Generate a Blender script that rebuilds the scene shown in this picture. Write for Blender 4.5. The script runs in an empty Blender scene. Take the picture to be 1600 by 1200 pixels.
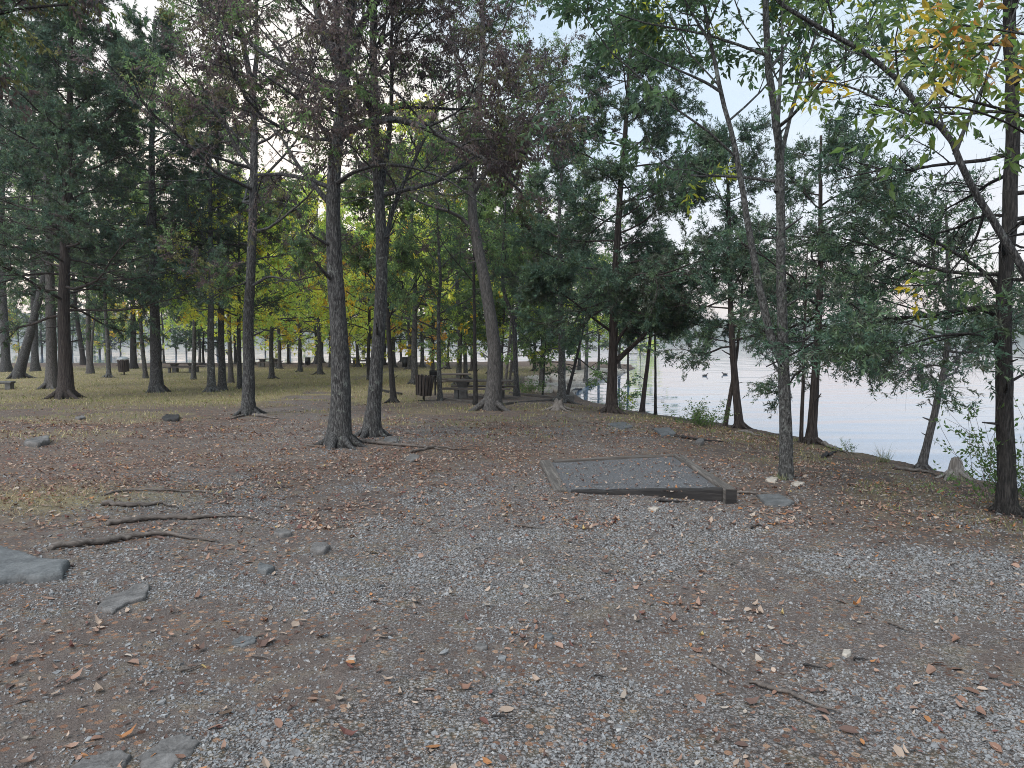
import bpy, math, random
import numpy as np
from mathutils import Vector, Matrix

# ------------------------------------------------------------------ camera, sky, sun, exposure
S = bpy.context.scene
COL = S.collection
R_ = math.radians
F_PX, CX, CY = 1150.0, 800.0, 600.0          # the photograph is 1600 x 1200
CAM_H, HORIZON = 1.65, 524.0
PITCH = math.atan((CY - HORIZON) / F_PX)
cam_d = bpy.data.cameras.new('camera')
cam = bpy.data.objects.new('camera', cam_d)
COL.objects.link(cam)
cam_d.sensor_width = 36.0
cam_d.lens = F_PX * 36.0 / 1600.0
cam_d.clip_start, cam_d.clip_end = 0.05, 6000.0
cam.location = (0, 0, CAM_H)
cam.rotation_euler = (math.pi / 2 - PITCH, 0, 0)
S.camera = cam

SUN_EL, SUN_AZ = R_(52), R_(215)             # soft light from behind the camera
w = bpy.data.worlds.new('World'); S.world = w; w.use_nodes = True
nt = w.node_tree; nt.nodes.clear()
def N(tree, typ, **kw):
    n = tree.nodes.new(typ)
    for k, v in kw.items(): setattr(n, k, v)
    return n
sky = N(nt, 'ShaderNodeTexSky', sky_type='NISHITA', sun_disc=False, sun_elevation=SUN_EL, sun_rotation=SUN_AZ)
sky.air_density, sky.dust_density, sky.ozone_density = 1.0, 1.6, 1.0
tc = N(nt, 'ShaderNodeTexCoord')
sep = N(nt, 'ShaderNodeSeparateXYZ'); nt.links.new(tc.outputs['Generated'], sep.inputs[0])
ramp = N(nt, 'ShaderNodeValToRGB')           # high thin cloud: peach by the horizon, pale blue above
e = ramp.color_ramp.elements
e[0].position, e[0].color = 0.0, (1.0, 0.78, 0.70, 1)
e[1].position, e[1].color = 0.50, (0.66, 0.85, 1.0, 1)
m = e.new(0.10); m.color = (0.98, 0.89, 0.86, 1)
m = e.new(0.24); m.color = (0.84, 0.93, 1.0, 1)
nt.links.new(sep.outputs['Z'], ramp.inputs[0])
wm_ = N(nt, 'ShaderNodeMix', data_type='RGBA'); wm_.inputs[7].default_value = (1.0, .80, .58, 1)
mp = N(nt, 'ShaderNodeMapping'); mp.inputs['Scale'].default_value = (1.0, 1.0, 3.2)
nt.links.new(tc.outputs['Generated'], mp.inputs[0])
no = N(nt, 'ShaderNodeTexNoise'); no.inputs['Scale'].default_value = 3.0; no.inputs['Detail'].default_value = 6
nt.links.new(mp.outputs[0], no.inputs['Vector'])
mr = N(nt, 'ShaderNodeMapRange'); mr.inputs[1].default_value = .35; mr.inputs[2].default_value = .68
mr.inputs[3].default_value = .68; mr.inputs[4].default_value = .98
nt.links.new(no.outputs['Fac'], mr.inputs[0])
cm = N(nt, 'ShaderNodeVectorMath', operation='SCALE')
dp = N(nt, 'ShaderNodeVectorMath', operation='DOT_PRODUCT')          # cloud behind the camera made brighter, to add light on ground and trees
dp.inputs[1].default_value = (math.sin(SUN_AZ) * math.cos(SUN_EL), math.cos(SUN_AZ) * math.cos(SUN_EL), math.sin(SUN_EL))
nt.links.new(tc.outputs['Generated'], dp.inputs[0])
gl = N(nt, 'ShaderNodeMapRange', interpolation_type='SMOOTHSTEP'); gl.inputs[1].default_value = -.1; gl.inputs[2].default_value = 1.0
gl.inputs[3].default_value = 3.9; gl.inputs[4].default_value = 9.5
nt.links.new(dp.outputs['Value'], gl.inputs[0])
dg = N(nt, 'ShaderNodeVectorMath', operation='DOT_PRODUCT')          # the last warm light low in the north-west
dg.inputs[1].default_value = (math.sin(R_(-20)) * math.cos(R_(9)), math.cos(R_(-20)) * math.cos(R_(9)), math.sin(R_(9)))
nt.links.new(tc.outputs['Generated'], dg.inputs[0])
g2 = N(nt, 'ShaderNodeMapRange', interpolation_type='SMOOTHSTEP'); g2.inputs[1].default_value = .90; g2.inputs[2].default_value = 1.0
nt.links.new(dg.outputs['Value'], g2.inputs[0])
wf_ = N(nt, 'ShaderNodeMath', operation='MULTIPLY'); wf_.inputs[1].default_value = .75
nt.links.new(g2.outputs[0], wf_.inputs[0]); nt.links.new(wf_.outputs[0], wm_.inputs[0])
gs_ = N(nt, 'ShaderNodeMath', operation='MULTIPLY_ADD'); gs_.inputs[1].default_value = 2.4
nt.links.new(g2.outputs[0], gs_.inputs[0]); nt.links.new(gl.outputs[0], gs_.inputs[2]); nt.links.new(gs_.outputs[0], cm.inputs['Scale'])
nt.links.new(ramp.outputs[0], wm_.inputs[6]); nt.links.new(wm_.outputs[2], cm.inputs[0])
mx = N(nt, 'ShaderNodeMix', data_type='RGBA')
nt.links.new(mr.outputs[0], mx.inputs[0]); nt.links.new(sky.outputs[0], mx.inputs[6]); nt.links.new(cm.outputs[0], mx.inputs[7])
bg = N(nt, 'ShaderNodeBackground'); bg.inputs['Strength'].default_value = 0.10
nt.links.new(mx.outputs[2], bg.inputs['Color'])
nt.links.new(bg.outputs[0], N(nt, 'ShaderNodeOutputWorld').inputs[0])

sun_d = bpy.data.lights.new('sun', 'SUN'); sun = bpy.data.objects.new('sun', sun_d); COL.objects.link(sun)
sun_d.energy, sun_d.angle, sun_d.color = 1.4, R_(35), (1.0, 0.97, 0.94)
sd = Vector((math.sin(SUN_AZ) * math.cos(SUN_EL), math.cos(SUN_AZ) * math.cos(SUN_EL), math.sin(SUN_EL)))
sun.rotation_euler = sd.to_track_quat('Z', 'Y').to_euler()
S.view_settings.view_transform = 'Standard'; S.view_settings.look = 'None'
S.view_settings.gamma = 1.0; S.view_settings.use_curve_mapping = False
S.view_settings.exposure = 1.38
S.render.engine = 'CYCLES'
S.cycles.max_bounces = 6; S.cycles.diffuse_bounces = 4; S.cycles.glossy_bounces = 3
S.cycles.transmission_bounces = 3; S.cycles.transparent_max_bounces = 8; S.cycles.volume_bounces = 0
S.cycles.caustics_reflective = False; S.cycles.caustics_refractive = False
S.cycles.use_denoising = True; S.cycles.denoising_prefilter = 'NONE'; S.cycles.filter_width = 1.0
S.cycles.sample_clamp_indirect = 4.0

# ------------------------------------------------------------------ helpers
def tag(o, label=None, cat=None, group=None, kind=None):
    if label: o['label'] = label
    if cat: o['category'] = cat
    if group: o['group'] = group
    if kind: o['kind'] = kind
    return o

def empty(name, loc, rz=0.0, label=None, cat=None, group=None):
    o = bpy.data.objects.new(name, None); COL.objects.link(o)
    o.location = loc; o.rotation_euler = (0, 0, rz); o.empty_display_size = .2
    return tag(o, label, cat, group)

def make_mesh(name, V, faces, smooth=False, col=None):
    """V (n,3); faces: list of (m,k) int arrays"""
    me = bpy.data.meshes.new(name)
    V = np.ascontiguousarray(V, dtype=np.float32)
    me.vertices.add(len(V)); me.vertices.foreach_set('co', V.ravel())
    faces = [np.asarray(f, dtype=np.int32) for f in faces if len(f)]
    loops = np.concatenate([f.ravel() for f in faces])
    tot = np.concatenate([np.full(len(f), f.shape[1], dtype=np.int32) for f in faces])
    start = np.concatenate([[0], np.cumsum(tot)[:-1]]).astype(np.int32)
    me.loops.add(len(loops)); me.loops.foreach_set('vertex_index', loops)
    me.polygons.add(len(tot)); me.polygons.foreach_set('loop_start', start)
    me.polygons.foreach_set('use_smooth', np.full(len(tot), bool(smooth)))
    if col is not None:
        a = me.color_attributes.new('col', 'FLOAT_COLOR', 'POINT')
        c = np.ones((len(V), 4), dtype=np.float32); c[:, :3] = col
        a.data.foreach_set('color', c.ravel())
    me.update(calc_edges=True)
    return me

def obj(name, me, mat, parent=None, loc=None):
    o = bpy.data.objects.new(name, me); COL.objects.link(o)
    if mat: me.materials.append(mat)
    if parent: o.parent = parent
    if loc is not None: o.location = loc
    return o

class MB:
    """collects shapes into one mesh"""
    def __init__(s): s.V, s.F, s.n = [], {}, 0
    def add(s, V, faces):
        V = np.asarray(V, float); s.V.append(V)
        for f in faces:
            f = np.asarray(f, int)
            if len(f): s.F.setdefault(f.shape[1], []).append(f + s.n)
        s.n += len(V)
    def box(s, c, size, rz=0.0, rx=0.0, ry=0.0, bev=0.0, jit=0.0, seed=0):
        hx, hy, hz = [v / 2 for v in size]
        b = min(bev, hx * .9, hy * .9, hz * .9)
        if b <= 0:
            V = np.array([(x, y, z) for z in (-hz, hz) for y in (-hy, hy) for x in (-hx, hx)], float)
            F = [[0, 2, 3, 1], [4, 5, 7, 6], [0, 1, 5, 4], [2, 6, 7, 3], [0, 4, 6, 2], [1, 3, 7, 5]]
            fs = [F]
        else:
            V, idx = [], {}
            for sx in (-1, 1):
                for sy in (-1, 1):
                    for sz in (-1, 1):
                        for ax in range(3):
                            p = [sx * (hx - b), sy * (hy - b), sz * (hz - b)]
                            p[ax] += (sx, sy, sz)[ax] * b
                            idx[(sx, sy, sz, ax)] = len(V); V.append(p)
            V = np.array(V); Q, T = [], []
            for ax in range(3):
                o1, o2 = [(1, 2), (2, 0), (0, 1)][ax]
                for s0 in (-1, 1):
                    q = []
                    for a_, b_ in ((-1, -1), (1, -1), (1, 1), (-1, 1)):
                        k = [0, 0, 0]; k[ax] = s0; k[o1] = a_; k[o2] = b_
                        q.append(idx[(k[0], k[1], k[2], ax)])
                    Q.append(q if s0 > 0 else q[::-1])
            for ax in range(3):          # edges along ax
                o1, o2 = [(1, 2), (2, 0), (0, 1)][ax]
                for a_ in (-1, 1):
                    for b_ in (-1, 1):
                        k0 = [0, 0, 0]; k0[ax] = -1; k0[o1] = a_; k0[o2] = b_
                        k1 = list(k0); k1[ax] = 1
                        q = [idx[(*k0, o1)], idx[(*k1, o1)], idx[(*k1, o2)], idx[(*k0, o2)]]
                        Q.append(q if a_ * b_ < 0 else q[::-1])
            for sx in (-1, 1):
                for sy in (-1, 1):
                    for sz in (-1, 1):
                        t = [idx[(sx, sy, sz, a)] for a in range(3)]
                        T.append(t if sx * sy * sz > 0 else t[::-1])
            fs = [Q, T]
        if jit:
            V = V + np.random.default_rng(seed).normal(0, jit, V.shape)
        M = np.array(Matrix.Rotation(rz, 3, 'Z') @ Matrix.Rotation(ry, 3, 'Y') @ Matrix.Rotation(rx, 3, 'X'))
        s.add(V @ M.T + np.asarray(c, float), fs)
    def tube(s, pts, rad, sides=8, caps=True):
        V, F = tube_batch(np.asarray(pts, float)[None], np.asarray(rad, float)[None], sides)
        s.add(V, [F])
        if caps:
            k = len(pts); n0 = s.n - k * sides
            for r0, rev in ((0, True), (k - 1, False)):
                ring = [n0 + r0 * sides + i for i in range(sides)]
                s.F.setdefault(sides, []).append(np.array([ring[::-1] if rev else ring]))
    def lathe(s, prof, sides=16, c=(0, 0, 0), close=True):
        a = np.arange(sides) * 2 * math.pi / sides
        V = np.concatenate([np.stack([r * np.cos(a), r * np.sin(a), np.full(sides, z)], 1) for r, z in prof])
        F = []
        for j in range(len(prof) - 1):
            for i in range(sides):
                i2 = (i + 1) % sides
                F.append([j * sides + i, j * sides + i2, (j + 1) * sides + i2, (j + 1) * sides + i])
        n0 = s.n; s.add(V + np.asarray(c, float), [F])
        if close:
            s.F.setdefault(sides, []).append(np.array([[n0 + i for i in range(sides)][::-1]]))
            s.F.setdefault(sides, []).append(np.array([[n0 + (len(prof) - 1) * sides + i for i in range(sides)]]))
    def build(s, name, mat, parent=None, smooth=False, loc=None):
        me = make_mesh(name, np.concatenate(s.V), [np.concatenate(v) for v in s.F.values()], smooth)
        return obj(name, me, mat, parent, loc)

def nrm(v): return v / np.maximum(np.linalg.norm(v, axis=-1, keepdims=True), 1e-9)

def tube_batch(P, R, sides):
    """P (n,k,3) polylines, R (n,k) radii -> verts, quads"""
    n, k, _ = P.shape
    T = np.empty_like(P); T[:, 1:-1] = P[:, 2:] - P[:, :-2] if k > 2 else T[:, 1:-1]
    T[:, 0] = P[:, 1] - P[:, 0]; T[:, -1] = P[:, -1] - P[:, -2]; T = nrm(T)
    mean = nrm(P[:, -1] - P[:, 0])
    ref = np.where(np.abs(mean[:, 2:3]) > .75, np.array([[0., 1., 0.]]), np.array([[0., 0., 1.]]))[:, None]
    A = nrm(np.cross(np.broadcast_to(ref, T.shape), T)); B = np.cross(T, A)
    a = np.arange(sides) * 2 * math.pi / sides
    V = P[:, :, None] + R[:, :, None, None] * (A[:, :, None] * np.cos(a)[:, None] + B[:, :, None] * np.sin(a)[:, None])
    base = (np.arange(n) * k * sides)[:, None, None] + (np.arange(k - 1) * sides)[None, :, None]
    i = np.arange(sides)[None, None]; j = (i + 1) % sides
    F = np.stack([base + i, base + j, base + sides + j, base + sides + i], -1).reshape(-1, 4)
    return V.reshape(-1, 3), F

def hash2(ix, iy, seed):
    h = (ix.astype(np.int64) * 374761393 + iy.astype(np.int64) * 668265263 + seed * 1274126177) & 0xFFFFFFFF
    h = ((h ^ (h >> 13)) * 1274126177) & 0xFFFFFFFF
    return ((h ^ (h >> 16)) & 0xFFFFFF) / float(0xFFFFFF)
def vnoise(x, y, seed=0):
    ix, iy = np.floor(x), np.floor(y); fx, fy = x - ix, y - iy
    fx = fx * fx * (3 - 2 * fx); fy = fy * fy * (3 - 2 * fy)
    a, b = hash2(ix, iy, seed), hash2(ix + 1, iy, seed); c, d = hash2(ix, iy + 1, seed), hash2(ix + 1, iy + 1, seed)
    return (a * (1 - fx) + b * fx) * (1 - fy) + (c * (1 - fx) + d * fx) * fy
def fbm(x, y, oct=4, seed=0):
    s, a, t = 0, .5, 0
    for o in range(oct):
        s = s + a * vnoise(x * 2 ** o, y * 2 ** o, seed + o * 17); t += a; a *= .5
    return s / t
def sstep(a, b, x):
    t = np.clip((x - a) / (b - a), 0, 1); return t * t * (3 - 2 * t)

# ------------------------------------------------------------------ terrain
LAKE_Z = -1.9
SHORE = np.array([(9.8, -40), (9.2, -8), (8.3, 2), (7.9, 6), (7.6, 9), (7.55, 12.2), (7.4, 15.6), (7.5, 19), (6.7, 24), (4.8, 30),
                  (3.4, 35), (3.2, 41), (3.9, 48), (6.3, 57), (9.6, 67), (13, 79), (14, 88), (8, 93), (-5, 90), (-20, 87),
                  (-40, 85), (-62, 86), (-95, 90), (-150, 95), (-150, -40)], float)
BY = np.array([-40, 3, 8, 12, 16, 20, 30, 45, 70, 85, 120.])
BZ = np.array([0, 0, -.15, -.33, -.5, -.66, -1.0, -1.18, -1.32, -1.4, -1.5])
def shore_sd(x, y):
    x = np.asarray(x, float); y = np.asarray(y, float)
    best = np.full(x.shape, 1e9); ins = np.zeros(x.shape, bool)
    A = SHORE; B = np.roll(SHORE, -1, 0)
    for (ax, ay), (bx, by) in zip(A, B):
        dx, dy = bx - ax, by - ay
        t = np.clip(((x - ax) * dx + (y - ay) * dy) / (dx * dx + dy * dy), 0, 1)
        best = np.minimum(best, (x - ax - t * dx) ** 2 + (y - ay - t * dy) ** 2)
        if dy != 0:
            ins ^= ((ay > y) != (by > y)) & (x < dx * (y - ay) / dy + ax)
    return np.where(ins, 1, -1) * np.sqrt(best)
def ground_z(x, y, fine=True):
    x = np.asarray(x, float); y = np.asarray(y, float)
    s = shore_sd(x, y) + .5 * (fbm(x * .8, y * .8, 3, 5) - .5)
    z = np.interp(y, BY, BZ)
    z = z - .38 * (1 - sstep(0, 5.5, s)) ** 1.5
    z = z + .10 * (fbm(x * .35, y * .35, 3, 9) - .5) * sstep(1, 4, y) + .05 * (fbm(x * 1.3, y * 1.3, 3, 11) - .5)
    out = np.clip(-s, 0, 30)
    z = z - np.where(out > 0, 1.5 * sstep(0, 1.1, out) + out * .12, 0)
    if fine:
        z = z + .018 * (fbm(x * 5, y * 5, 3, 21) - .5)
    return z

C_, Sn = math.cos(PITCH), math.sin(PITCH)
def ray(px, py):
    xc, yc = (px - CX) / F_PX, (CY - py) / F_PX
    return np.array([xc, C_ + yc * Sn, -Sn + yc * C_])
def at(px, py, Y):
    """the point of the place at distance Y seen at that pixel of the photograph"""
    d = ray(px, py); return np.array([0, 0, CAM_H]) + d * (Y / d[1])
def on_ground(px, py):
    d = ray(px, py); t = np.geomspace(1.5, 140, 900)
    P = d[None] * t[:, None]; g = ground_z(P[:, 0], P[:, 1], False)
    k = np.nonzero(P[:, 2] + CAM_H <= g)[0]
    if len(k) == 0: return P[-1] + [0, 0, CAM_H]
    k = k[0]; a, b = t[max(k - 1, 0)], t[k]
    for _ in range(25):
        m_ = (a + b) / 2; p = d * m_
        if p[2] + CAM_H <= float(ground_z(p[0], p[1], False)): b = m_
        else: a = m_
    p = d * b
    return np.array([p[0], p[1], float(ground_z(p[0], p[1]))])

# ------------------------------------------------------------------ materials
def new_mat(name):
    m = bpy.data.materials.new(name); m.use_nodes = True
    t = m.node_tree; b = t.nodes['Principled BSDF']
    b.inputs['Specular IOR Level'].default_value = .25
    return m, t, b
def noise(t, vec, scale, detail=4, rough=.55, dist=0.0):
    n = N(t, 'ShaderNodeTexNoise'); n.inputs['Scale'].default_value = scale; n.inputs['Detail'].default_value = detail
    n.inputs['Roughness'].default_value = rough; n.inputs['Distortion'].default_value = dist
    if vec is not None: t.links.new(vec, n.inputs['Vector'])
    return n.outputs['Fac']
def cramp(t, fac, stops):
    r = N(t, 'ShaderNodeValToRGB'); el = r.color_ramp.elements
    while len(el) < len(stops): el.new(.5)
    for q, (p, c) in zip(el, stops): q.position = p; q.color = (*c, 1) if len(c) == 3 else c
    t.links.new(fac, r.inputs[0]); return r.outputs['Color']
def mixc(t, fac, a, b, mode='MIX'):
    n = N(t, 'ShaderNodeMix', data_type='RGBA', blend_type=mode)
    for sck, v in ((0, fac), (6, a), (7, b)):
        if isinstance(v, (int, float)): n.inputs[sck].default_value = v
        elif isinstance(v, tuple): n.inputs[sck].default_value = (*v, 1)
        else: t.links.new(v, n.inputs[sck])
    return n.outputs[2]
def mathn(t, op, a, b=0.0, clamp=False):
    n = N(t, 'ShaderNodeMath', operation=op, use_clamp=clamp)
    for i, v in enumerate((a, b)):
        if isinstance(v, (int, float)): n.inputs[i].default_value = v
        else: t.links.new(v, n.inputs[i])
    return n.outputs[0]
def bump(t, b, h, strength, dist, prev=None):
    n = N(t, 'ShaderNodeBump'); n.inputs['Strength'].default_value = strength; n.inputs['Distance'].default_value = dist
    t.links.new(h, n.inputs['Height'])
    if prev is not None: t.links.new(prev, n.inputs['Normal'])
    t.links.new(n.outputs[0], b.inputs['Normal']); return n.outputs[0]
def objvec(t, scale=(1, 1, 1)):
    c = N(t, 'ShaderNodeTexCoord'); mp = N(t, 'ShaderNodeMapping'); mp.inputs['Scale'].default_value = scale
    t.links.new(c.outputs['Object'], mp.inputs[0]); return mp.outputs[0]

def bark_mat(name, dark, mid, light, sx=14, sz=3.0, lichen=None, lich_amt=.6, stripes=False, dist=.03):
    m, t, b = new_mat(name)
    v = objvec(t, (sx, sx, sz)); v2 = objvec(t)
    f = noise(t, v, 1.9, 8, .72, .5)
    c = cramp(t, f, [(.40, dark), (.50, mid), (.62, light)])
    big = noise(t, v2, 1.3, 4)
    c = mixc(t, mathn(t, 'MULTIPLY', big, .55), c, tuple(x * .55 for x in mid))
    if lichen:
        lf = noise(t, v2, 5.0, 6, .7)
        lm = N(t, 'ShaderNodeMapRange'); lm.inputs[1].default_value = lich_amt; lm.inputs[2].default_value = lich_amt + .08
        t.links.new(lf, lm.inputs[0]); c = mixc(t, lm.outputs[0], c, lichen)
    t.links.new(c, b.inputs['Base Color']); b.inputs['Roughness'].default_value = .9
    h = f
    if stripes: h = noise(t, objvec(t, (sx * 1.6, sx * 1.6, .8)), 1.6, 5, .6, .3)
    vo = N(t, 'ShaderNodeTexVoronoi'); vo.inputs['Scale'].default_value = 2.2; t.links.new(v, vo.inputs['Vector'])
    n1 = bump(t, b, h, .9, dist)
    bump(t, b, vo.outputs['Distance'], .5, dist * .8, n1)
    return m

M = {}
M['bark_oak'] = bark_mat('oak_bark', (.011, .010, .010), (.047, .0445, .043), (.155, .15, .143), 26, 5.5, (.15, .158, .14), .60)
M['bark_dark'] = bark_mat('dark_bark', (.009, .008, .008), (.028, .025, .023), (.066, .059, .054), 28, 4.5)
M['bark_cedar'] = bark_mat('cedar_bark', (.013, .010, .009), (.043, .033, .029), (.115, .094, .082), 34, 1.2, stripes=True)
M['bark_lichen'] = bark_mat('lichen_bark', (.022, .021, .020), (.062, .060, .057), (.16, .157, .15), 20, 9.0, (.165, .172, .158), .57)
M['bark_pale'] = bark_mat('pale_bark', (.028, .025, .023), (.080, .073, .068), (.165, .152, .142), 26, 4.0)

def leaf_mat(name, trans=.35, rough=.55):
    m, t, b = new_mat(name)
    a = N(t, 'ShaderNodeAttribute'); a.attribute_name = 'col'
    t.links.new(a.outputs['Color'], b.inputs['Base Color']); b.inputs['Roughness'].default_value = rough
    tr = N(t, 'ShaderNodeBsdfTranslucent'); mx = N(t, 'ShaderNodeMixShader'); mx.inputs[0].default_value = trans
    hs = N(t, 'ShaderNodeHueSaturation'); hs.inputs['Value'].default_value = 1.5; hs.inputs['Saturation'].default_value = 1.1
    t.links.new(a.outputs['Color'], hs.inputs['Color']); t.links.new(hs.outputs[0], tr.inputs['Color'])
    t.links.new(b.outputs[0], mx.inputs[1]); t.links.new(tr.outputs[0], mx.inputs[2])
    t.links.new(mx.outputs[0], t.nodes['Material Output'].inputs['Surface'])
    return m
M['leaf'] = leaf_mat('tree_leaf', .52); M['needle'] = leaf_mat('cedar_needle', .25, .7)
M['litter'] = leaf_mat('dry_leaf', .12, .75)
M['grass'] = leaf_mat('grass_blade', .3, .6)
def stone_attr():
    m, t, b = new_mat('gravel_stone')
    a = N(t, 'ShaderNodeAttribute'); a.attribute_name = 'col'
    f = noise(t, objvec(t), 60, 4)
    c = mixc(t, .35, a.outputs['Color'], cramp(t, f, [(.3, (.08, .075, .07)), (.7, (.36, .35, .34))]))
    t.links.new(c, b.inputs['Base Color']); b.inputs['Roughness'].default_value = .85
    return m
M['gravel'] = stone_attr()
def rock_mat(name, a, b_, c_, sc=3.0):
    m, t, b = new_mat(name); v = objvec(t)
    f = noise(t, v, sc, 8, .65); g = noise(t, v, sc * 9, 5)
    c = cramp(t, f, [(.3, a), (.5, b_), (.7, c_)])
    c = mixc(t, .3, c, cramp(t, g, [(.35, a), (.65, c_)]))
    t.links.new(c, b.inputs['Base Color']); b.inputs['Roughness'].default_value = .9
    n1 = bump(t, b, f, .6, .03); bump(t, b, g, .5, .008, n1)
    return m
M['slate'] = rock_mat('grey_limestone', (.034, .034, .034), (.078, .078, .078), (.135, .134, .131), 6)
M['rock_brown'] = rock_mat('weathered_rock', (.036, .032, .03), (.088, .080, .075), (.165, .152, .143), 7)
M['ledge'] = rock_mat('tan_limestone', (.16, .13, .105), (.29, .25, .21), (.42, .38, .33), 2.0)
M['concrete'] = rock_mat('concrete', (.05, .048, .046), (.085, .082, .078), (.13, .127, .12), 6)
def wood_mat(name, a, b_, c_, axis=0, sc=3.0):
    m, t, b = new_mat(name)
    s = [28, 28, 28]; s[axis] = 1.6
    v = objvec(t, tuple(s)); f = noise(t, v, 1.0, 6, .65, .8); g = noise(t, objvec(t), sc, 5)
    c = cramp(t, f, [(.3, a), (.5, b_), (.7, c_)])
    c = mixc(t, mathn(t, 'MULTIPLY', g, .6), c, a)
    t.links.new(c, b.inputs['Base Color']); b.inputs['Roughness'].default_value = .85
    bump(t, b, f, .6, .006); return m
M['timber_x'] = wood_mat('weathered_timber', (.03, .026, .023), (.095, .082, .072), (.20, .175, .155), 0)
M['timber_y'] = wood_mat('weathered_timber_lengthwise', (.03, .026, .023), (.105, .09, .078), (.22, .195, .17), 1)
M['timber_dark'] = wood_mat('dark_creosoted_timber', (.010, .009, .009), (.024, .021, .020), (.055, .05, .046), 0)
M['slat'] = wood_mat('brown_stained_slat', (.022, .017, .015), (.055, .043, .037), (.095, .078, .068), 2)
M['plank'] = wood_mat('grey_brown_plank', (.04, .033, .03), (.09, .075, .066), (.15, .13, .115), 0)
M['root'] = wood_mat('bare_root_wood', (.04, .032, .028), (.10, .082, .07), (.20, .17, .15), 0)
M['deadwood'] = wood_mat('bleached_deadwood', (.06, .05, .045), (.17, .15, .132), (.31, .28, .255), 2)
def metal_mat(name, c, rough):
    m, t, b = new_mat(name); f = noise(t, objvec(t), 12, 5)
    t.links.new(cramp(t, f, [(.3, tuple(x * .7 for x in c)), (.7, tuple(x * 1.2 for x in c))]), b.inputs['Base Color'])
    b.inputs['Roughness'].default_value = rough; b.inputs['Metallic'].default_value = .3; return m
M['iron'] = metal_mat('dark_iron', (.02, .02, .02), .6)
M['lid'] = metal_mat('grey_metal_lid', (.30, .31, .31), .5)

# ground: gravel, earth, litter, grass chosen by the zones painted on the sheet
def ground_mat():
    m, t, b = new_mat('ground_cover')
    g = N(t, 'ShaderNodeNewGeometry'); P = g.outputs['Position']
    a = N(t, 'ShaderNodeAttribute'); a.attribute_name = 'col'
    sp = N(t, 'ShaderNodeSeparateColor'); t.links.new(a.outputs['Color'], sp.inputs[0])
    n_big = noise(t, P, .9, 6, .6); n_mid = noise(t, P, 4.5, 6, .65); n_fine = noise(t, P, 45, 5, .7)
    # earth
    earth = cramp(t, n_mid, [(.28, (.052, .039, .033)), (.5, (.105, .083, .073)), (.72, (.165, .137, .122))])
    earth = mixc(t, .45, earth, cramp(t, n_fine, [(.3, (.045, .036, .031)), (.7, (.21, .178, .16))]))
    a2 = N(t, 'ShaderNodeAttribute'); a2.attribute_name = 'soil'      # damp dark soil of the bank and under the trees
    earth = mixc(t, mathn(t, 'MULTIPLY', a2.outputs['Fac'], .8), earth, mixc(t, n_mid, (.030, .025, .021), (.085, .070, .058)))
    # crushed stone in two sizes
    def stones(scale, rnd=1.0):
        v = N(t, 'ShaderNodeTexVoronoi'); v.inputs['Scale'].default_value = scale; v.inputs['Randomness'].default_value = rnd
        t.links.new(P, v.inputs['Vector'])
        s2 = N(t, 'ShaderNodeSeparateColor'); t.links.new(v.outputs['Color'], s2.inputs[0])
        c = cramp(t, s2.outputs[0], [(0, (.10, .098, .097)), (.35, (.18, .177, .178)), (.7, (.255, .25, .25)), (1, (.36, .345, .335))])
        c = mixc(t, mathn(t, 'GREATER_THAN', s2.outputs[1], .86), c, (.27, .20, .16))
        hgt = mathn(t, 'SUBTRACT', 1.0, v.outputs['Distance'])
        dk = cramp(t, v.outputs['Distance'], [(.35, (1, 1, 1)), (.62, (.30, .27, .25))])
        return mixc(t, 1.0, c, dk, 'MULTIPLY'), hgt, s2.outputs[2]
    c1, h1, r1 = stones(52); c2, h2, r2 = stones(125)
    grav = mixc(t, mathn(t, 'GREATER_THAN', r1, .45), c2, c1)
    gm = mathn(t, 'ADD', sp.outputs[0], mathn(t, 'MULTIPLY', mathn(t, 'SUBTRACT', n_mid, .5), 1.5))
    gm = mathn(t, 'ADD', gm, mathn(t, 'MULTIPLY', mathn(t, 'SUBTRACT', n_fine, .5), .9), True)
    c = mixc(t, gm, earth, grav)
    # litter: small leaf flecks
    v = N(t, 'ShaderNodeTexVoronoi'); v.inputs['Scale'].default_value = 24; t.links.new(P, v.inputs['Vector'])
    s3 = N(t, 'ShaderNodeSeparateColor'); t.links.new(v.outputs['Color'], s3.inputs[0])
    lc = cramp(t, s3.outputs[0], [(0, (.07, .038, .027)), (.4, (.16, .085, .055)), (.75, (.26, .15, .095)), (1, (.33, .23, .16))])
    lm = mathn(t, 'MULTIPLY', mathn(t, 'GREATER_THAN', mathn(t, 'ADD', sp.outputs[2], mathn(t, 'MULTIPLY', n_big, .5)), mathn(t, 'ADD', s3.outputs[1], .22)), .85)
    lm = mathn(t, 'MULTIPLY', lm, mathn(t, 'LESS_THAN', v.outputs['Distance'], .42))
    c = mixc(t, lm, c, lc)
    # grass and moss
    gc = cramp(t, n_fine, [(.3, (.095, .08, .042)), (.5, (.215, .185, .10)), (.72, (.34, .29, .175))])
    gf = mathn(t, 'ADD', sp.outputs[1], mathn(t, 'MULTIPLY', mathn(t, 'SUBTRACT', n_mid, .5), 1.2), True)
    c = mixc(t, gf, c, gc)
    c = mixc(t, 1.0, c, (.80, .755, .73), 'MULTIPLY')
    t.links.new(c, b.inputs['Base Color']); b.inputs['Roughness'].default_value = .95
    b.inputs['Specular IOR Level'].default_value = .15
    hh = mathn(t, 'ADD', mathn(t, 'MULTIPLY', h1, gm), mathn(t, 'MULTIPLY', h2, .5))
    n1 = bump(t, b, hh, .8, .012); n2 = bump(t, b, n_fine, .5, .012, n1); bump(t, b, n_mid, .5, .03, n2)
    return m
M['ground'] = ground_mat()
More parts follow.
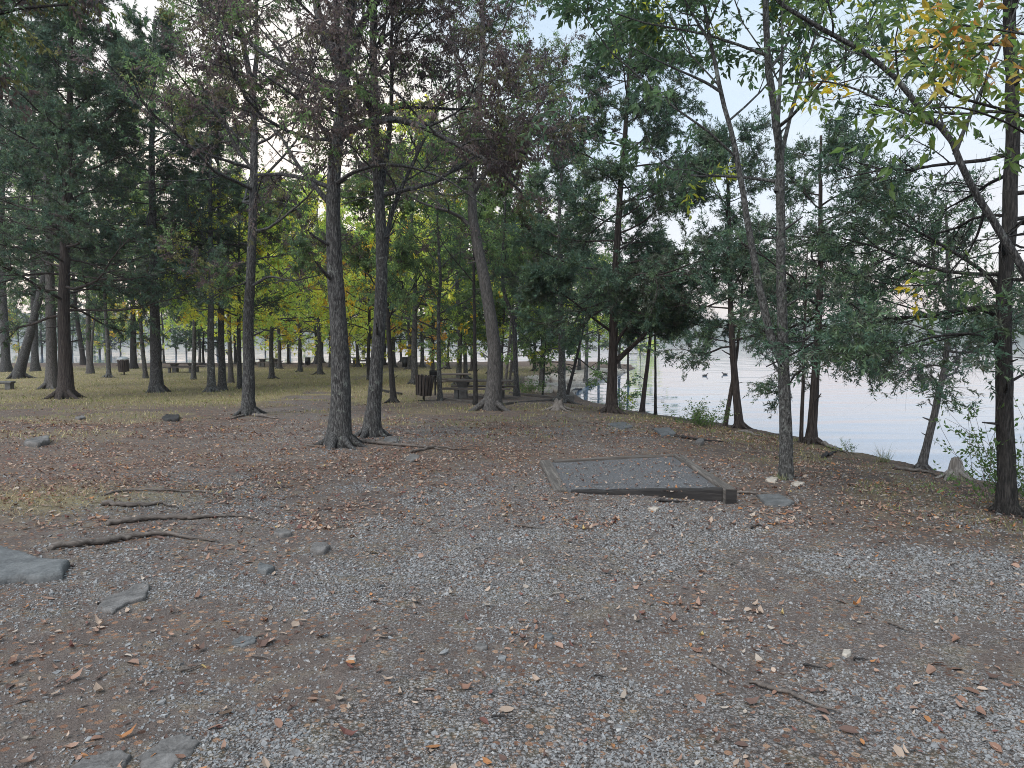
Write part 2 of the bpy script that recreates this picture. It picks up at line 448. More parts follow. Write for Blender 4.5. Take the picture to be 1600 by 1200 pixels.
def water_mat():
    m, t, b = new_mat('lake_water')
    b.inputs['Base Color'].default_value = (.085, .135, .20, 1); b.inputs['Roughness'].default_value = .03
    b.inputs['Specular IOR Level'].default_value = .5; b.inputs['IOR'].default_value = 1.9
    g = N(t, 'ShaderNodeNewGeometry')
    mp = N(t, 'ShaderNodeMapping'); mp.inputs['Scale'].default_value = (.35, 1.0, 1); mp.inputs['Rotation'].default_value = (0, 0, R_(-12))
    t.links.new(g.outputs['Position'], mp.inputs[0])
    n1 = bump(t, b, noise(t, mp.outputs[0], 1.3, 2, .5), .12, .03)
    bump(t, b, noise(t, mp.outputs[0], .30, 2, .5), .55, .14, n1)
    return m
M['water'] = water_mat()
#--MAT-END--

# ------------------------------------------------------------------ ground, lake, far shore
def zones(x, y):
    s = shore_sd(x, y)
    n = fbm(x * .45, y * .45, 4, 31); n2 = fbm(x * 1.6, y * 1.6, 3, 37)
    # gravel drive: a broad near apron that narrows to a track going up the middle-left
    cxl = np.interp(y, [0, 6, 12, 18, 26, 36], [1.0, .4, -1.0, -4.0, -7.5, -10.0])
    half = np.interp(y, [0, 5, 9, 14, 20, 28, 36], [4.2, 4.3, 4.6, 3.9, 2.8, 1.8, .6])
    grav = 1 - sstep(half - 1.3, half + 1.0, np.abs(x - cxl) + (n - .5) * 3.0)
    branch = 1 - sstep(.9, 2.2, np.abs(x - np.interp(y, [8, 14, 22, 30], [.6, 1.6, 2.0, 1.0])) + (n2 - .5) * 1.6)
    grav = np.maximum(grav, .75 * branch * sstep(7, 10, y) * (1 - sstep(22, 29, y)))
    dirt = np.exp(-(((x + .9) / 2.6) ** 2 + ((y - 12.4) / 1.9) ** 2))          # bare dark earth and leaves round the oaks
    patch = sstep(.50, .64, fbm(x * .55 + 3, y * .75, 4, 91)) * (.85 - .35 * (np.abs(x - .8) < 1.6))
    west = sstep(-.6, -2.2, x) * (1 - sstep(6.5, 8.5, y)) * .45
    grav = np.clip(grav * (1 - .9 * dirt) * (1 - patch) * (1 - west) - .2 * (n2 > .62), 0, 1)
    grass = sstep(24, 31, y) * (1 - sstep(62, 74, y)) * sstep(1.0, 5.0, s) * (1 - sstep(.1, .6, grav))
    grass = grass * np.clip(.25 + 1.3 * n, 0, 1)
    dry = np.exp(-(((x + 5.2) / 1.3) ** 2 + ((y - 8.0) / .75) ** 2)) * .9       # dry tuft patch on the west side
    bank = .28 * sstep(0.2, 1.2, s) * (1 - sstep(2.5, 4.5, s)) * (n2 > .5) * (1 - sstep(20, 28, y))
    mossy = .35 * sstep(13, 17, y) * (1 - sstep(24, 30, y)) * (n > .5) * (1 - grav)
    grass = np.clip(np.maximum.reduce([grass, dry, bank, mossy]), 0, 1)
    lit = .30 + .5 * (n2 - .3) + .35 * dirt - .25 * grav * (1 - sstep(7, 13, y))
    lit = lit + .8 * np.exp(-(((x + 6.0) / 2.6) ** 2 + ((y - 10.2) / 2.4) ** 2)) + .3 * sstep(60, 74, y) + .12 * (x > 3.5)
    lit = np.clip(lit * (1 - .4 * grass), 0, 1)
    rock = (sstep(36, 42, y) * (1 - sstep(70, 80, y)) * (1 - sstep(2.5, 6, s)))
    ter = sstep(26.5, 28, y) * (1 - sstep(33.5, 35, y)) * sstep(-4.2, -3.2, x + (n2 - .5)) * (1 - sstep(1.6, 2.6, x))      # bare picnic terrace
    grass = grass * (1 - ter); grav = np.maximum(grav, .38 * ter); lit = lit * (1 - .5 * ter)
    soil = np.clip(sstep(6.5, 2.0, s) * (1 - sstep(24, 30, y)) * .85 + .6 * dirt + .8 * sstep(62, 72, y) + .35 * sstep(-4, -8, x) * sstep(14, 20, y) * (1 - sstep(26, 30, y)), 0, 1) * (1 - .6 * grav)
    return grav, grass, lit, rock, soil

def build_ground():
    ys = np.concatenate([np.linspace(-30, 0.5, 60)[:-1], np.geomspace(2.5, 106, 760) - 2.0])
    u = np.linspace(-1, 1, 620)
    u = np.sign(u) * np.abs(u) ** 1.15
    Yg = np.repeat(ys[:, None], len(u), 1)
    half = np.maximum(9.0, 1.25 * np.maximum(ys, 0) + 7.5)
    half = np.where(ys < 0, 9 + np.abs(ys), half)
    Xg = u[None] * half[:, None]
    Xg = np.where(Xg > 0, np.minimum(Xg, 20 + Xg * .12), Xg)
    Zg = ground_z(Xg, Yg)
    gr, gs, lt, rk, so = zones(Xg, Yg)
    col = np.stack([np.maximum(gr, rk * .0), gs * (1 - rk), lt * (1 - rk)], -1).reshape(-1, 3)
    V = np.stack([Xg, Yg, Zg], -1).reshape(-1, 3)
    nr, nc = Xg.shape
    i = np.arange(nr - 1)[:, None] * nc + np.arange(nc - 1)[None]
    F = np.stack([i, i + 1, i + nc + 1, i + nc], -1).reshape(-1, 4)
    me = make_mesh('ground', V, [F], True, col)
    at_ = me.attributes.new('soil', 'FLOAT', 'POINT'); at_.data.foreach_set('value', so.astype(np.float32).ravel())
    tag(obj('ground', me, M['ground']), kind='structure')
build_ground()

wm = MB(); wm.add([(-1900, -60, LAKE_Z), (1900, -60, LAKE_Z), (1900, 1900, LAKE_Z), (-1900, 1900, LAKE_Z)], [[[0, 1, 2, 3]]])
tag(wm.build('lake', M['water']), kind='structure')

def build_hills():
    a = np.linspace(R_(-60), R_(62), 900)
    r0 = 1350 + 120 * np.sin(a * 5)
    rows = []
    prof = [(0, 0), (4, .55), (14, .8), (40, 1.0), (160, 1.25)]
    for dr, hf in prof:
        hgt = (22 + 10 * fbm(a * 9, a * 0 + 3, 3, 3) + 5 * fbm(a * 160, a * 0 + dr, 3, 8) * (hf > 0)) * hf
        rr = r0 + dr + 6 * (fbm(a * 120, a * 0 + dr, 2, 4) - .5)
        rows.append(np.stack([np.sin(a) * rr, np.cos(a) * rr, LAKE_Z - .5 + hgt], -1))
    V = np.concatenate(rows); nc = len(a)
    i = np.arange(len(prof) - 1)[:, None] * nc + np.arange(nc - 1)[None]
    F = np.stack([i, i + 1, i + nc + 1, i + nc], -1).reshape(-1, 4)
    m, t, b = new_mat('far_forest'); f = noise(t, objvec(t), .12, 6)
    t.links.new(cramp(t, f, [(.3, (.03, .045, .025)), (.7, (.075, .09, .045))]), b.inputs['Base Color']); b.inputs['Roughness'].default_value = 1
    tag(obj('far_shore', make_mesh('far_shore', V, [F]), m), kind='structure')
build_hills()

def build_haze():                                    # the damp evening air over the lake
    m_ = MB(); m_.box((0, 930, 22), (3900, 2060, 58))
    m = bpy.data.materials.new('haze_air'); m.use_nodes = True; t = m.node_tree; t.nodes.clear()
    v = N(t, 'ShaderNodeVolumePrincipled'); v.inputs['Color'].default_value = (.93, .90, .95, 1); v.inputs['Density'].default_value = .00032; v.inputs['Anisotropy'].default_value = .2
    t.links.new(v.outputs[0], N(t, 'ShaderNodeOutputMaterial').inputs['Volume'])
    tag(m_.build('haze', m), 'thin bluish haze in the air over the lake', 'haze', None, 'stuff')
build_haze()

# ------------------------------------------------------------------ trees
def resample(P, k):
    P = np.asarray(P, float); d = np.concatenate([[0], np.cumsum(np.linalg.norm(np.diff(P, axis=0), axis=1))])
    if len(P) > 2:                                   # smooth the corners
        q = np.linspace(0, d[-1], 6 * len(P)); Q = np.stack([np.interp(q, d, P[:, j]) for j in range(3)], 1)
        for _ in range(4): Q[1:-1] = (Q[:-2] + Q[1:-1] * 2 + Q[2:]) / 4
        P = Q; d = np.concatenate([[0], np.cumsum(np.linalg.norm(np.diff(P, axis=0), axis=1))])
    q = np.linspace(0, d[-1], k)
    return np.stack([np.interp(q, d, P[:, j]) for j in range(3)], 1)

def grow(P0, D, L, nseg, wander, grav, rng):
    n = len(P0); P = np.empty((n, nseg + 1, 3)); P[:, 0] = P0; D = nrm(D); st = (L / nseg)[:, None]
    for i in range(nseg):
        D = nrm(D + rng.normal(0, wander, (n, 3)) + np.array([0, 0, grav]))
        P[:, i + 1] = P[:, i] + D * st
    return P

def spawn(P, R, m, t0, t1, rng):
    n, k, _ = P.shape
    t = (np.arange(m)[None] + rng.random((n, m))) / m * (t1 - t0) + t0
    q = np.clip(t * (k - 1), 0, k - 1.001); i = q.astype(int); f = (q - i)[..., None]
    r = np.arange(n)[:, None]
    pts = P[r, i] * (1 - f) + P[r, i + 1] * f; tan = nrm(P[r, i + 1] - P[r, i])
    rad = R[r, i] * (1 - f[..., 0]) + R[r, i + 1] * f[..., 0]
    return pts.reshape(-1, 3), tan.reshape(-1, 3), rad.ravel(), t.ravel(), np.repeat(np.arange(n), m)

def side_dir(tan, ang, flat, rng):
    v = rng.normal(0, 1, tan.shape); v[:, 2] *= flat
    p = nrm(v - (v * tan).sum(1, keepdims=True) * tan)
    return np.cos(ang)[:, None] * tan + np.sin(ang)[:, None] * p

def leaves(P, tw_col, n_per, size, wr, droop, fwd, rng, tri=False, up=.6, t0=.1):
    """scatter leaves along twigs P (n,k,3); tw_col (n,3) colour of each twig"""
    R0 = np.zeros(P.shape[:2]); pts, tan, _, _, idx = spawn(P, R0, n_per, t0, 1.0, rng)
    n = len(pts)
    v = rng.normal(0, 1, (n, 3))
    ax = nrm(tan * fwd + nrm(v) + np.array([0, 0, -droop]))
    nv = nrm(rng.normal(0, 1, (n, 3)) + np.array([0, 0, up]))
    sd_ = nrm(np.cross(ax, nv)); nn = np.cross(sd_, ax)
    L = size * rng.uniform(.6, 1.25, n)[:, None]; W = L * wr
    c = tw_col[idx] * rng.uniform(.7, 1.3, (n, 1)) * rng.uniform(.92, 1.08, (n, 3))
    pts = pts + v * size * .12
    if tri:
        V = np.stack([pts - sd_ * W * .5, pts + sd_ * W * .5, pts + ax * L], 1)
        k = 3; F = np.arange(n * 3).reshape(-1, 3)
    else:
        V = np.stack([pts, pts + ax * L * .45 + sd_ * W * .5 + nn * W * .18, pts + ax * L - nn * L * .08, pts + ax * L * .45 - sd_ * W * .5 + nn * W * .18], 1)
        k = 4; b = np.arange(n)[:, None] * 4
        F = np.concatenate([b + [0, 2, 1], b + [0, 3, 2]])
    return V.reshape(-1, 3), F, np.repeat(c, k, 0)

G_DK, G_MD, G_LT = (.072, .112, .058), (.125, .18, .075), (.19, .26, .095)
YG, YEL, ORA = (.36, .38, .07), (.55, .40, .06), (.55, .27, .05)
BRN, BRD, BRP = (.105, .080, .074), (.070, .056, .055), (.145, .112, .10)
CED, CEG, CEB = (.060, .100, .066), (.092, .138, .074), (.080, .094, .066)
PAL = {
    'oak_brown': ([BRN, BRD, BRP, G_MD, (.12, .115, .065)], [.32, .24, .16, .16, .12]),
    'oak_mixed': ([BRN, BRD, G_MD, G_DK, (.15, .15, .06)], [.20, .12, .30, .18, .20]),
    'oak_green': ([G_MD, G_DK, G_LT, (.09, .09, .05), BRN], [.4, .22, .18, .14, .06]),
    'green': ([G_MD, G_LT, G_DK, YG], [.42, .28, .22, .08]),
    'lime': ([(.46, .54, .15), (.58, .58, .12), (.33, .44, .12), YEL], [.38, .30, .24, .08]),
    'gold': ([YG, YEL, (.50, .32, .07), G_LT], [.42, .30, .08, .20]),
    'orange': ([(.50, .30, .08), YEL, BRN, YG], [.34, .40, .10, .16]),
    'cedar': ([CED, CEG, CEB, (.05, .075, .035)], [.46, .26, .2, .08]),
    'ash': ([(.075, .12, .065), (.10, .15, .07), G_DK, YG], [.42, .28, .24, .06]),
    'turning_green': ([(.10, .15, .055), (.14, .19, .06), G_DK, YEL, (.30, .17, .05)], [.40, .26, .2, .08, .06]),
    'turning': ([(.13, .18, .05), (.20, .22, .06), (.36, .27, .06), (.36, .18, .06), (.10, .15, .05)], [.40, .22, .08, .10, .20]),
}
# how each kind of tree branches
KIND = {
    'oak': dict(n1=2.1, t0=.30, l1=(3.4, 1.5), el=(14, 55), g1=.03, w1=.20, n2=11, l2=.46, n3=9, l3=.50, npl=22, size=.078, wr=.40, droop=.9, fwd=.5, flat=.8),
    'cedar': dict(n1=4.6, t0=.16, l1=(3.3, .6), el=(-6, 28), g1=.02, w1=.13, n2=13, l2=.36, n3=9, l3=.40, npl=26, size=.085, wr=.34, droop=.05, fwd=.75, flat=.55, tri=True, bare=.25),
    'maple': dict(n1=3.0, t0=.22, l1=(3.4, 1.3), el=(4, 50), g1=.03, w1=.14, n2=9, l2=.45, n3=7, l3=.55, npl=13, size=.135, wr=.55, droop=.35, fwd=.5, flat=.8),
    'ash': dict(n1=2.0, t0=.25, l1=(2.6, 1.1), el=(18, 58), g1=.04, w1=.14, n2=8, l2=.45, n3=7, l3=.42, npl=9, size=.12, wr=.40, droop=.45, fwd=.6, flat=.9),
}
def tree_mesh(stems, kind, pal, seed, base_r, roots=0, lod=1.0, leaf_scale=1.0, dens=1.0, sides=12, crown_len=1.0, t_low=None, flare=.55):
    """stems: list of (points relative to the base, r0, r1, first fraction that carries branches, length scale)"""
    K = KIND[kind]; rng = np.random.default_rng(seed)
    WV, WF, nv = [], [], 0
    def put(V, F):
        nonlocal nv
        WV.append(V); WF.append(F + nv); nv += len(V)
    L1P, L1R, L1C = [], [], []
    for si, (pts, r0, r1, t_first, ls) in enumerate(stems):
        P = resample(pts, 34 if si == 0 else 22)
        hgt = np.linalg.norm(np.diff(P, axis=0), axis=1).sum()
        wob = np.cumsum(rng.normal(0, .012, P.shape), 0); wob[:, 2] = 0
        P = P + wob * min(1.0, hgt / 6) * np.linspace(0, 1, len(P))[:, None]
        tt = np.linspace(0, 1, len(P))
        Rr = r0 + (r1 - r0) * tt ** .85
        if si == 0:
            P_main, R_main = P, Rr
            zz = P[:, 2] - P[0, 2]; Rr = Rr * (1 + flare * np.exp(-zz / (1.6 * base_r)))
            P[0, 2] -= .15
        V, F = tube_batch(P[None], Rr[None], sides)
        V = V.reshape(len(P), sides, 3)
        lob = 1 + .10 * np.sin(np.arange(sides) * 2 * math.pi / sides * 3 + seed)[None, :, None] * np.exp(-np.clip(P[:, 2] - P[0, 2], 0, 9) / .5)[:, None, None]
        V = P[:, None] + (V - P[:, None]) * lob * (1 + rng.normal(0, .035, (len(P), sides, 1)))
        put(V.reshape(-1, 3), F)
        n1 = max(2, int(K['n1'] * hgt * (1 - t_first) * lod ** .5))
        q0, tan, rad, t, _ = spawn(P[None], Rr[None], n1, t_first, .985, rng)
        az = np.arange(n1) * 2.39996 + rng.normal(0, .5, n1) + rng.random() * 6.28
        rel = (t - t_first) / (1 - t_first)
        ln = (K['l1'][0] * (1 - rel) ** .8 + K['l1'][1]) * ls * crown_len * rng.uniform(.65, 1.2, n1)
        el = np.radians(K['el'][0] + (K['el'][1] - K['el'][0]) * rel + rng.normal(0, 9, n1))
        D = np.stack([np.cos(az) * np.cos(el), np.sin(az) * np.cos(el), np.sin(el)], 1) + .25 * tan * (si > 0)
        B = grow(q0, D, ln, 7, K['w1'], K['g1'], rng)
        rb = np.minimum(rad * .5, .006 + ln * .0095)
        L1P.append(B); L1R.append(rb[:, None] * np.linspace(1, .28, 8)[None]); L1C.append(rng.random(n1))
    if roots:
        a0 = rng.random() * 6.28
        for j in range(roots):
            a = a0 + j * 6.28 / roots + rng.normal(0, .25); Lr = base_r * rng.uniform(2.4, 5.2)
            s_ = np.linspace(0, 1, 8)
            rr = base_r * .5 + s_ * Lr
            P = np.stack([np.cos(a + s_ * .3) * rr, np.sin(a + s_ * .3) * rr, base_r * 1.7 * (1 - s_) ** 2.2 - .05 * s_ - base_r * .22], 1)
            V, F = tube_batch(P[None], (base_r * (.50 - .38 * s_) * rng.uniform(.7, 1.1))[None], 8); put(V, F)
    if base_r > .07:                                  # broken stubs on the lower trunk
        ns = 6; q, tan, rad, t, _ = spawn(P_main[None], R_main[None], ns, .10, min(stems[0][3] + .12, .6), rng)
        D = side_dir(tan, np.radians(rng.uniform(50, 95, ns)), .6, rng); ln = rng.uniform(.08, .40, ns) * min(1.4, base_r / .12)
        B = grow(q, D, ln + rad, 3, .10, .04, rng); rs_ = np.minimum(rad * .34, .008 + ln * .055)
        V, F = tube_batch(B, rs_[:, None] * np.array([[1.3, .95, .75, .45]]), 6); put(V, F)
    P1, R1, C1 = np.concatenate(L1P), np.concatenate(L1R), np.concatenate(L1C)
    V, F = tube_batch(P1, R1, 6); put(V, F)
    lenf = np.linalg.norm(P1[:, -1] - P1[:, 0], axis=1)
    bare = K.get('bare', .22)
    n2 = max(2, int(round(K['n2'] * lod ** .5)))
    q, tan, rad, t, idx = spawn(P1, R1, n2, bare, 1.0, rng)
    ang = np.radians(rng.uniform(28, 62, len(q)))
    D = side_dir(tan, ang, K['flat'], rng)
    l2 = np.maximum(.35, lenf[idx] * K['l2'] * (1.15 - .6 * t)) * rng.uniform(.6, 1.2, len(q))
    P2 = grow(q, D, l2, 4, .16, .02 if kind != 'cedar' else -.01, rng)
    R2 = np.minimum(rad * .6, .004 + l2 * .009)[:, None] * np.linspace(1, .35, 5)[None]
    V, F = tube_batch(P2, R2, 4); put(V, F)
    n3 = max(2, int(round(K['n3'] * lod ** .5)))
    q, tan, rad, t, idx2 = spawn(P2, R2, n3, .2, 1.0, rng)
    D = side_dir(tan, np.radians(rng.uniform(25, 60, len(q))), K['flat'], rng)
    l3 = K['l3'] * rng.uniform(.45, 1.1, len(q))
    P3 = grow(q, D, l3, 2, .15, -.03, rng)
    R3 = np.minimum(rad * .6, .0045)[:, None] * np.array([[1, .7, .4]])
    V, F = tube_batch(P3, R3, 3); put(V, F)
    cols, wts = PAL[pal]; cols = np.array(cols); wts = np.array(wts) / sum(wts)
    # colour by bough first, then by spray
    bough = np.searchsorted(np.cumsum(wts), rng.random(len(P2))).clip(0, len(cols) - 1)
    spray = np.searchsorted(np.cumsum(wts), rng.random(len(P3))).clip(0, len(cols) - 1)
    pick = np.where(rng.random(len(P3)) < .6, bough[idx2], spray)
    tc_ = cols[pick]
    keep = rng.random(len(P3)) < dens
    n_per = max(2, int(round(K['npl'] * lod)))
    LV, LF, LC = leaves(P3[keep], tc_[keep], n_per, K['size'] * leaf_scale, K['wr'], K['droop'], K['fwd'], rng, K.get('tri', False))
    wood = make_mesh('trunk', np.concatenate(WV), [np.concatenate(WF)], True)
    crown = make_mesh('crown', LV, [LF], False, LC)
    return wood, crown

def copy_tree(root, name, loc, rz, sc):
    r = root.copy(); r.name = name; COL.objects.link(r); r.location = loc; r.rotation_euler = (0, 0, rz); r.scale = (sc[0], sc[0], sc[1])
    for ch in list(root.children):
        c = ch.copy(); COL.objects.link(c); c.parent = r
    return r

NT = [0]
def tree(name, label, path, wpx, kind, pal, bark, seed, stems=(), group=None, cat='tree', t_first=None, dist=None, top_r=.25, ls=1.0, **kw):
    """path: pixels of the trunk from its foot upward, all at the foot's own distance; stems: further limbs [(pixels with optional depth step, width px, first, scale)]"""
    base = on_ground(*path[0]) if dist is None else at(path[0][0], path[0][1], dist)
    if dist is not None: base[2] = float(ground_z(base[0], base[1]))
    Y = base[1]
    def tr(p):
        return at(p[0], p[1], Y + (p[2] if len(p) > 2 else 0)) - base
    pts = [np.zeros(3)] + [tr(p) for p in path[1:]]
    r0 = wpx / 2 / F_PX * Y
    K = KIND[kind]
    ST = [(pts, r0, r0 * top_r, K['t0'] if t_first is None else t_first, ls)]
    for sp_ in stems:
        sp, wp, tf, sl = sp_
        ST.append(([tr(p) for p in sp], wp / 2 / F_PX * Y, wp / 2 / F_PX * Y * .25, tf, sl))
    wood, crown = tree_mesh(ST, kind, pal, seed, r0, **kw)
    root = empty(name, base, 0, label, cat, group)
    obj('trunk', wood, M[bark], root)
    obj('crown', crown, M['needle' if kind == 'cedar' else 'leaf'], root)
    return root
#--TREES--
# the two oaks in the middle
tree('oak_tree', 'big dark oak with flared roots and dry brown leaves, in front of its thinner neighbour',
     [(530, 697), (533, 620), (530, 520), (524, 420), (521, 330), (523, 260), (531, 205), (537, 150), (541, 95), (548, 20), (556, -120), (565, -330)], 33,
     'oak', 'oak_brown', 'bark_oak', 11, t_first=.40, roots=7, top_r=.2, sides=18, dens=.70, flare=.6,
     stems=[([(532, 208), (560, 196), (592, 186, -.2), (620, 186, -.4), (662, 198, -.6), (712, 226, -.8), (760, 250, -1.0), (812, 300, -1.2)], 13, .25, .65),
            ([(537, 105), (512, 70), (496, 20, .3), (486, -60, .5), (480, -180, .6)], 17, .3, .7),
            ([(541, 100), (560, 45), (590, 0, -.3), (640, -80, -.6), (680, -200, -.9)], 14, .3, .7),
            ([(521, 325), (500, 300), (468, 262, .3), (440, 215, .5), (400, 180, .8)], 9, .3, .6),
            ([(519, 225), (490, 180, -.3), (462, 150, -.6), (405, 110, -1.0)], 8, .3, .6),
            ([(524, 288), (548, 270, -.4), (590, 256, -.9), (640, 260, -1.2), (700, 280, -1.4), (752, 322, -1.6)], 7, .3, .6)])
tree('oak_tree', 'slimmer brown-leaved oak close behind the big flared oak, trunk leaning a little',
     [(581, 683), (586, 610), (592, 520), (597, 430), (596, 370), (592, 310), (585, 240), (582, 160), (580, 60), (584, -60), (590, -200)], 24,
     'oak', 'oak_brown', 'bark_oak', 12, t_first=.42, roots=6, sides=16, dens=.55,
     stems=[([(597, 440), (603, 380, .2), (612, 330, .3), (640, 262, .4), (664, 210, .5), (700, 120, .6)], 10, .35, .6),
            ([(592, 310), (604, 250, .3), (612, 160, .4), (612, 40, .5), (620, -100, .5)], 10, .3, .6)])
tree('oak_tree', 'upright oak with rough grey trunk and mixed brown and green leaves beside the gravel track',
     [(388, 648), (388, 570), (387, 500), (391, 420), (393, 330), (394, 230), (391, 150), (378, 80), (362, 10), (350, -80), (345, -160)], 19,
     'oak', 'oak_mixed', 'bark_oak', 13, t_first=.36, roots=6, sides=14, dens=.66, leaf_scale=1.2,
     stems=[([(393, 150), (402, 90, .3), (404, 20, .5), (408, -70, .5)], 9, .3, .7),
            ([(391, 262), (350, 250, -.5), (300, 232, -1.0), (262, 216, -1.4)], 6, .25, .8),
            ([(390, 450), (420, 430, -.4), (455, 440, -.8), (500, 430, -1.2)], 5, .3, .6),
            ([(388, 440), (355, 452, -.6), (310, 475, -1.0)], 4, .3, .6)])
tree('oak_tree', 'grey oak with curved trunk leaning toward the gravel track, just before the picnic tables',
     [(768, 641), (773, 590), (772, 530), (765, 480), (757, 430), (746, 380), (738, 335), (738, 290), (745, 220), (752, 140), (756, 60), (760, -30)], 24,
     'oak', 'oak_mixed', 'bark_pale', 14, t_first=.50, roots=3, sides=14, dens=.62, leaf_scale=1.15,
     stems=[([(743, 365), (722, 340), (700, 330, -.5), (660, 318, -.8), (630, 300, -1.0)], 8, .25, .8),
            ([(740, 300), (770, 250, -.3), (810, 215, -.6), (850, 150, -.8)], 10, .3, .8),
            ([(742, 250), (720, 190, .3), (716, 100, .6), (700, 10, .8)], 9, .3, .8)])
# the cedars of the west side
tree('cedar_tree', 'big dark cedar with broad red-brown fluted trunk, boughs hanging low over the grass',
     [(103, 622), (102, 560), (99, 500), (100, 430), (103, 330), (105, 250), (108, 160), (108, 60), (110, -40)], 21,
     'cedar', 'cedar', 'bark_cedar', 21, t_first=.20, roots=6, ls=1.45, lod=1.25, leaf_scale=1.25, dens=.52,
     stems=[([(105, 285), (130, 250), (155, 205, -.2), (188, 160, -.4), (215, 90, -.6)], 8, .3, .8)])
tree('cedar_tree', 'dark cedar with straight grey trunk standing in the grass between waste bin and banded trunk',
     [(245, 613), (244, 560), (242, 500), (240, 400), (237, 300), (238, 200), (240, 100), (242, 30)], 18,
     'cedar', 'cedar', 'bark_oak', 22, t_first=.30, roots=6, ls=1.3, lod=1.2, leaf_scale=1.3, dens=.45)
tree('cedar_tree', 'thick greenish-barked cedar close beside the fluted red-brown trunk',
     [(82, 607), (80, 540), (79, 470), (76, 380), (74, 270), (72, 150), (70, 40), (70, -30)], 17,
     'cedar', 'cedar', 'bark_pale', 23, t_first=.28, roots=5, ls=1.2, leaf_scale=1.4, dens=.36)
tree('leaning_tree', 'grey trunk leaning strongly over beside the low stone bench',
     [(27, 591), (36, 560), (46, 525), (55, 490), (70, 430), (85, 360), (95, 280), (98, 180)], 15,
     'oak', 'oak_green', 'bark_oak', 24, t_first=.4, roots=3, leaf_scale=1.9599999999999997, dens=.8)
tree('cedar_tree', 'pale grey trunk at the very edge of the wood, behind the low stone bench',
     [(9, 581), (8, 530), (4, 460), (2, 360), (4, 240), (0, 120), (-2, 0)], 13,
     'cedar', 'cedar', 'bark_oak', 25, t_first=.28, ls=1.1, leaf_scale=1.5, dens=.40)
tree('cedar_tree', 'light grey trunk standing between the leaning tree and the greenish-barked cedar',
     [(55, 580), (54, 520), (52, 440), (50, 330), (52, 200), (50, 90)], 11,
     'cedar', 'cedar', 'bark_oak', 26, t_first=.3, ls=1.1, leaf_scale=1.6, dens=.36)
tree('snag', 'pale weathered snag with a split bare trunk in the grass',
     [(141, 584), (140, 560), (139, 540), (138, 505), (136, 440), (134, 380)], 10, 'ash', 'ash', 'bark_pale', 27, t_first=.7, dens=.35, leaf_scale=1.5, cat='tree',
     stems=[([(142, 572), (143, 545), (145, 515), (150, 470)], 6, .6, .5)])
tree('dark_tree', 'dark trunk leaning away beside the pale split snag',
     [(131, 570), (126, 535), (119, 490), (114, 420), (112, 330)], 8, 'maple', 'green', 'bark_dark', 28, t_first=.35, leaf_scale=1.5)
tree('slim_tree', 'thin crooked trunk right in front of the slatted bin with the domed lid',
     [(228, 591), (224, 560), (221, 520), (216, 460), (212, 380), (215, 290)], 7, 'oak', 'oak_green', 'bark_oak', 29, t_first=.4, leaf_scale=1.9599999999999997)
tree('dark_tree', 'stout dark trunk directly behind the slatted bin with the domed lid',
     [(209, 576), (208, 540), (208, 490), (206, 420), (204, 340), (205, 270)], 10, 'maple', 'green', 'bark_dark', 30, t_first=.3, leaf_scale=1.5)
tree('slim_tree', 'slender pale trunk standing in front of the concrete picnic table under the cedars',
     [(302, 593), (303, 560), (304, 520), (303, 450), (300, 370), (302, 290)], 7, 'oak', 'oak_mixed', 'bark_lichen', 31, t_first=.4, leaf_scale=1.9599999999999997)
tree('cedar_tree', 'lichen-grey trunk with a pale band around it, flared foot in the grass',
     [(330, 612), (330, 580), (329, 540), (329, 480), (328, 400), (327, 310), (328, 230), (328, 150)], 12, 'cedar', 'cedar', 'bark_lichen', 32, t_first=.30, roots=5, ls=.95, leaf_scale=1.4, dens=.42)
tree('oak_tree', 'rough grey trunk next to the banded lichen-grey trunk',
     [(347, 610), (347, 570), (345, 525), (345, 450), (342, 360), (340, 270), (338, 180)], 12, 'oak', 'oak_mixed', 'bark_oak', 33, t_first=.36, roots=3, leaf_scale=1.9599999999999997, ls=1.1)
tree('slim_tree', 'pale slim trunk half hidden behind the rough grey trunk',
     [(361, 598), (360, 560), (358, 520), (358, 450), (356, 370), (352, 300)], 8, 'maple', 'lime', 'bark_pale', 34, t_first=.3, leaf_scale=1.3)
tree('slim_tree', 'slim dark trunk just beside the upright oak with green and lime leaves',
     [(375, 607), (374, 570), (373, 520), (374, 450), (375, 380), (378, 300)], 8, 'maple', 'lime', 'bark_oak', 35, t_first=.3, leaf_scale=1.2)
# between the oaks and the tables
tree('slim_tree', 'thin straight trunk rising in front of the picnic bench, left of the curved oak',
     [(743, 633), (743, 590), (742, 530), (742, 470), (742, 400), (744, 330), (746, 250)], 7.5, 'ash', 'oak_green', 'bark_dark', 36, t_first=.45, leaf_scale=1.1)
tree('slim_tree', 'slender grey tree with bare side branches beside the slatted bin on its post',
     [(688, 626), (686, 580), (685, 530), (685, 480), (688, 440), (684, 380), (682, 310), (684, 230)], 8, 'ash', 'ash', 'bark_lichen', 37, t_first=.28, leaf_scale=1.2)
tree('dark_tree', 'dark trunk tapering upward with two-tone bark, between the slimmer oak and the bin',
     [(615, 629), (612, 590), (609, 550), (605, 500), (603, 450), (606, 380), (610, 300)], 10, 'oak', 'oak_green', 'bark_dark', 38, t_first=.35, roots=4, leaf_scale=1.68)
tree('oak_tree', 'bent grey tree at the corner of the picnic terrace near the ledges',
     [(807, 619), (806, 580), (805, 530), (803, 500), (797, 480), (788, 462), (784, 420), (790, 360), (792, 280)], 9, 'oak', 'oak_green', 'bark_oak', 39, t_first=.45, leaf_scale=1.68, ls=1.0,
     stems=[([(803, 498), (812, 470), (830, 430, .3), (840, 380, .5)], 5, .3, .7)])
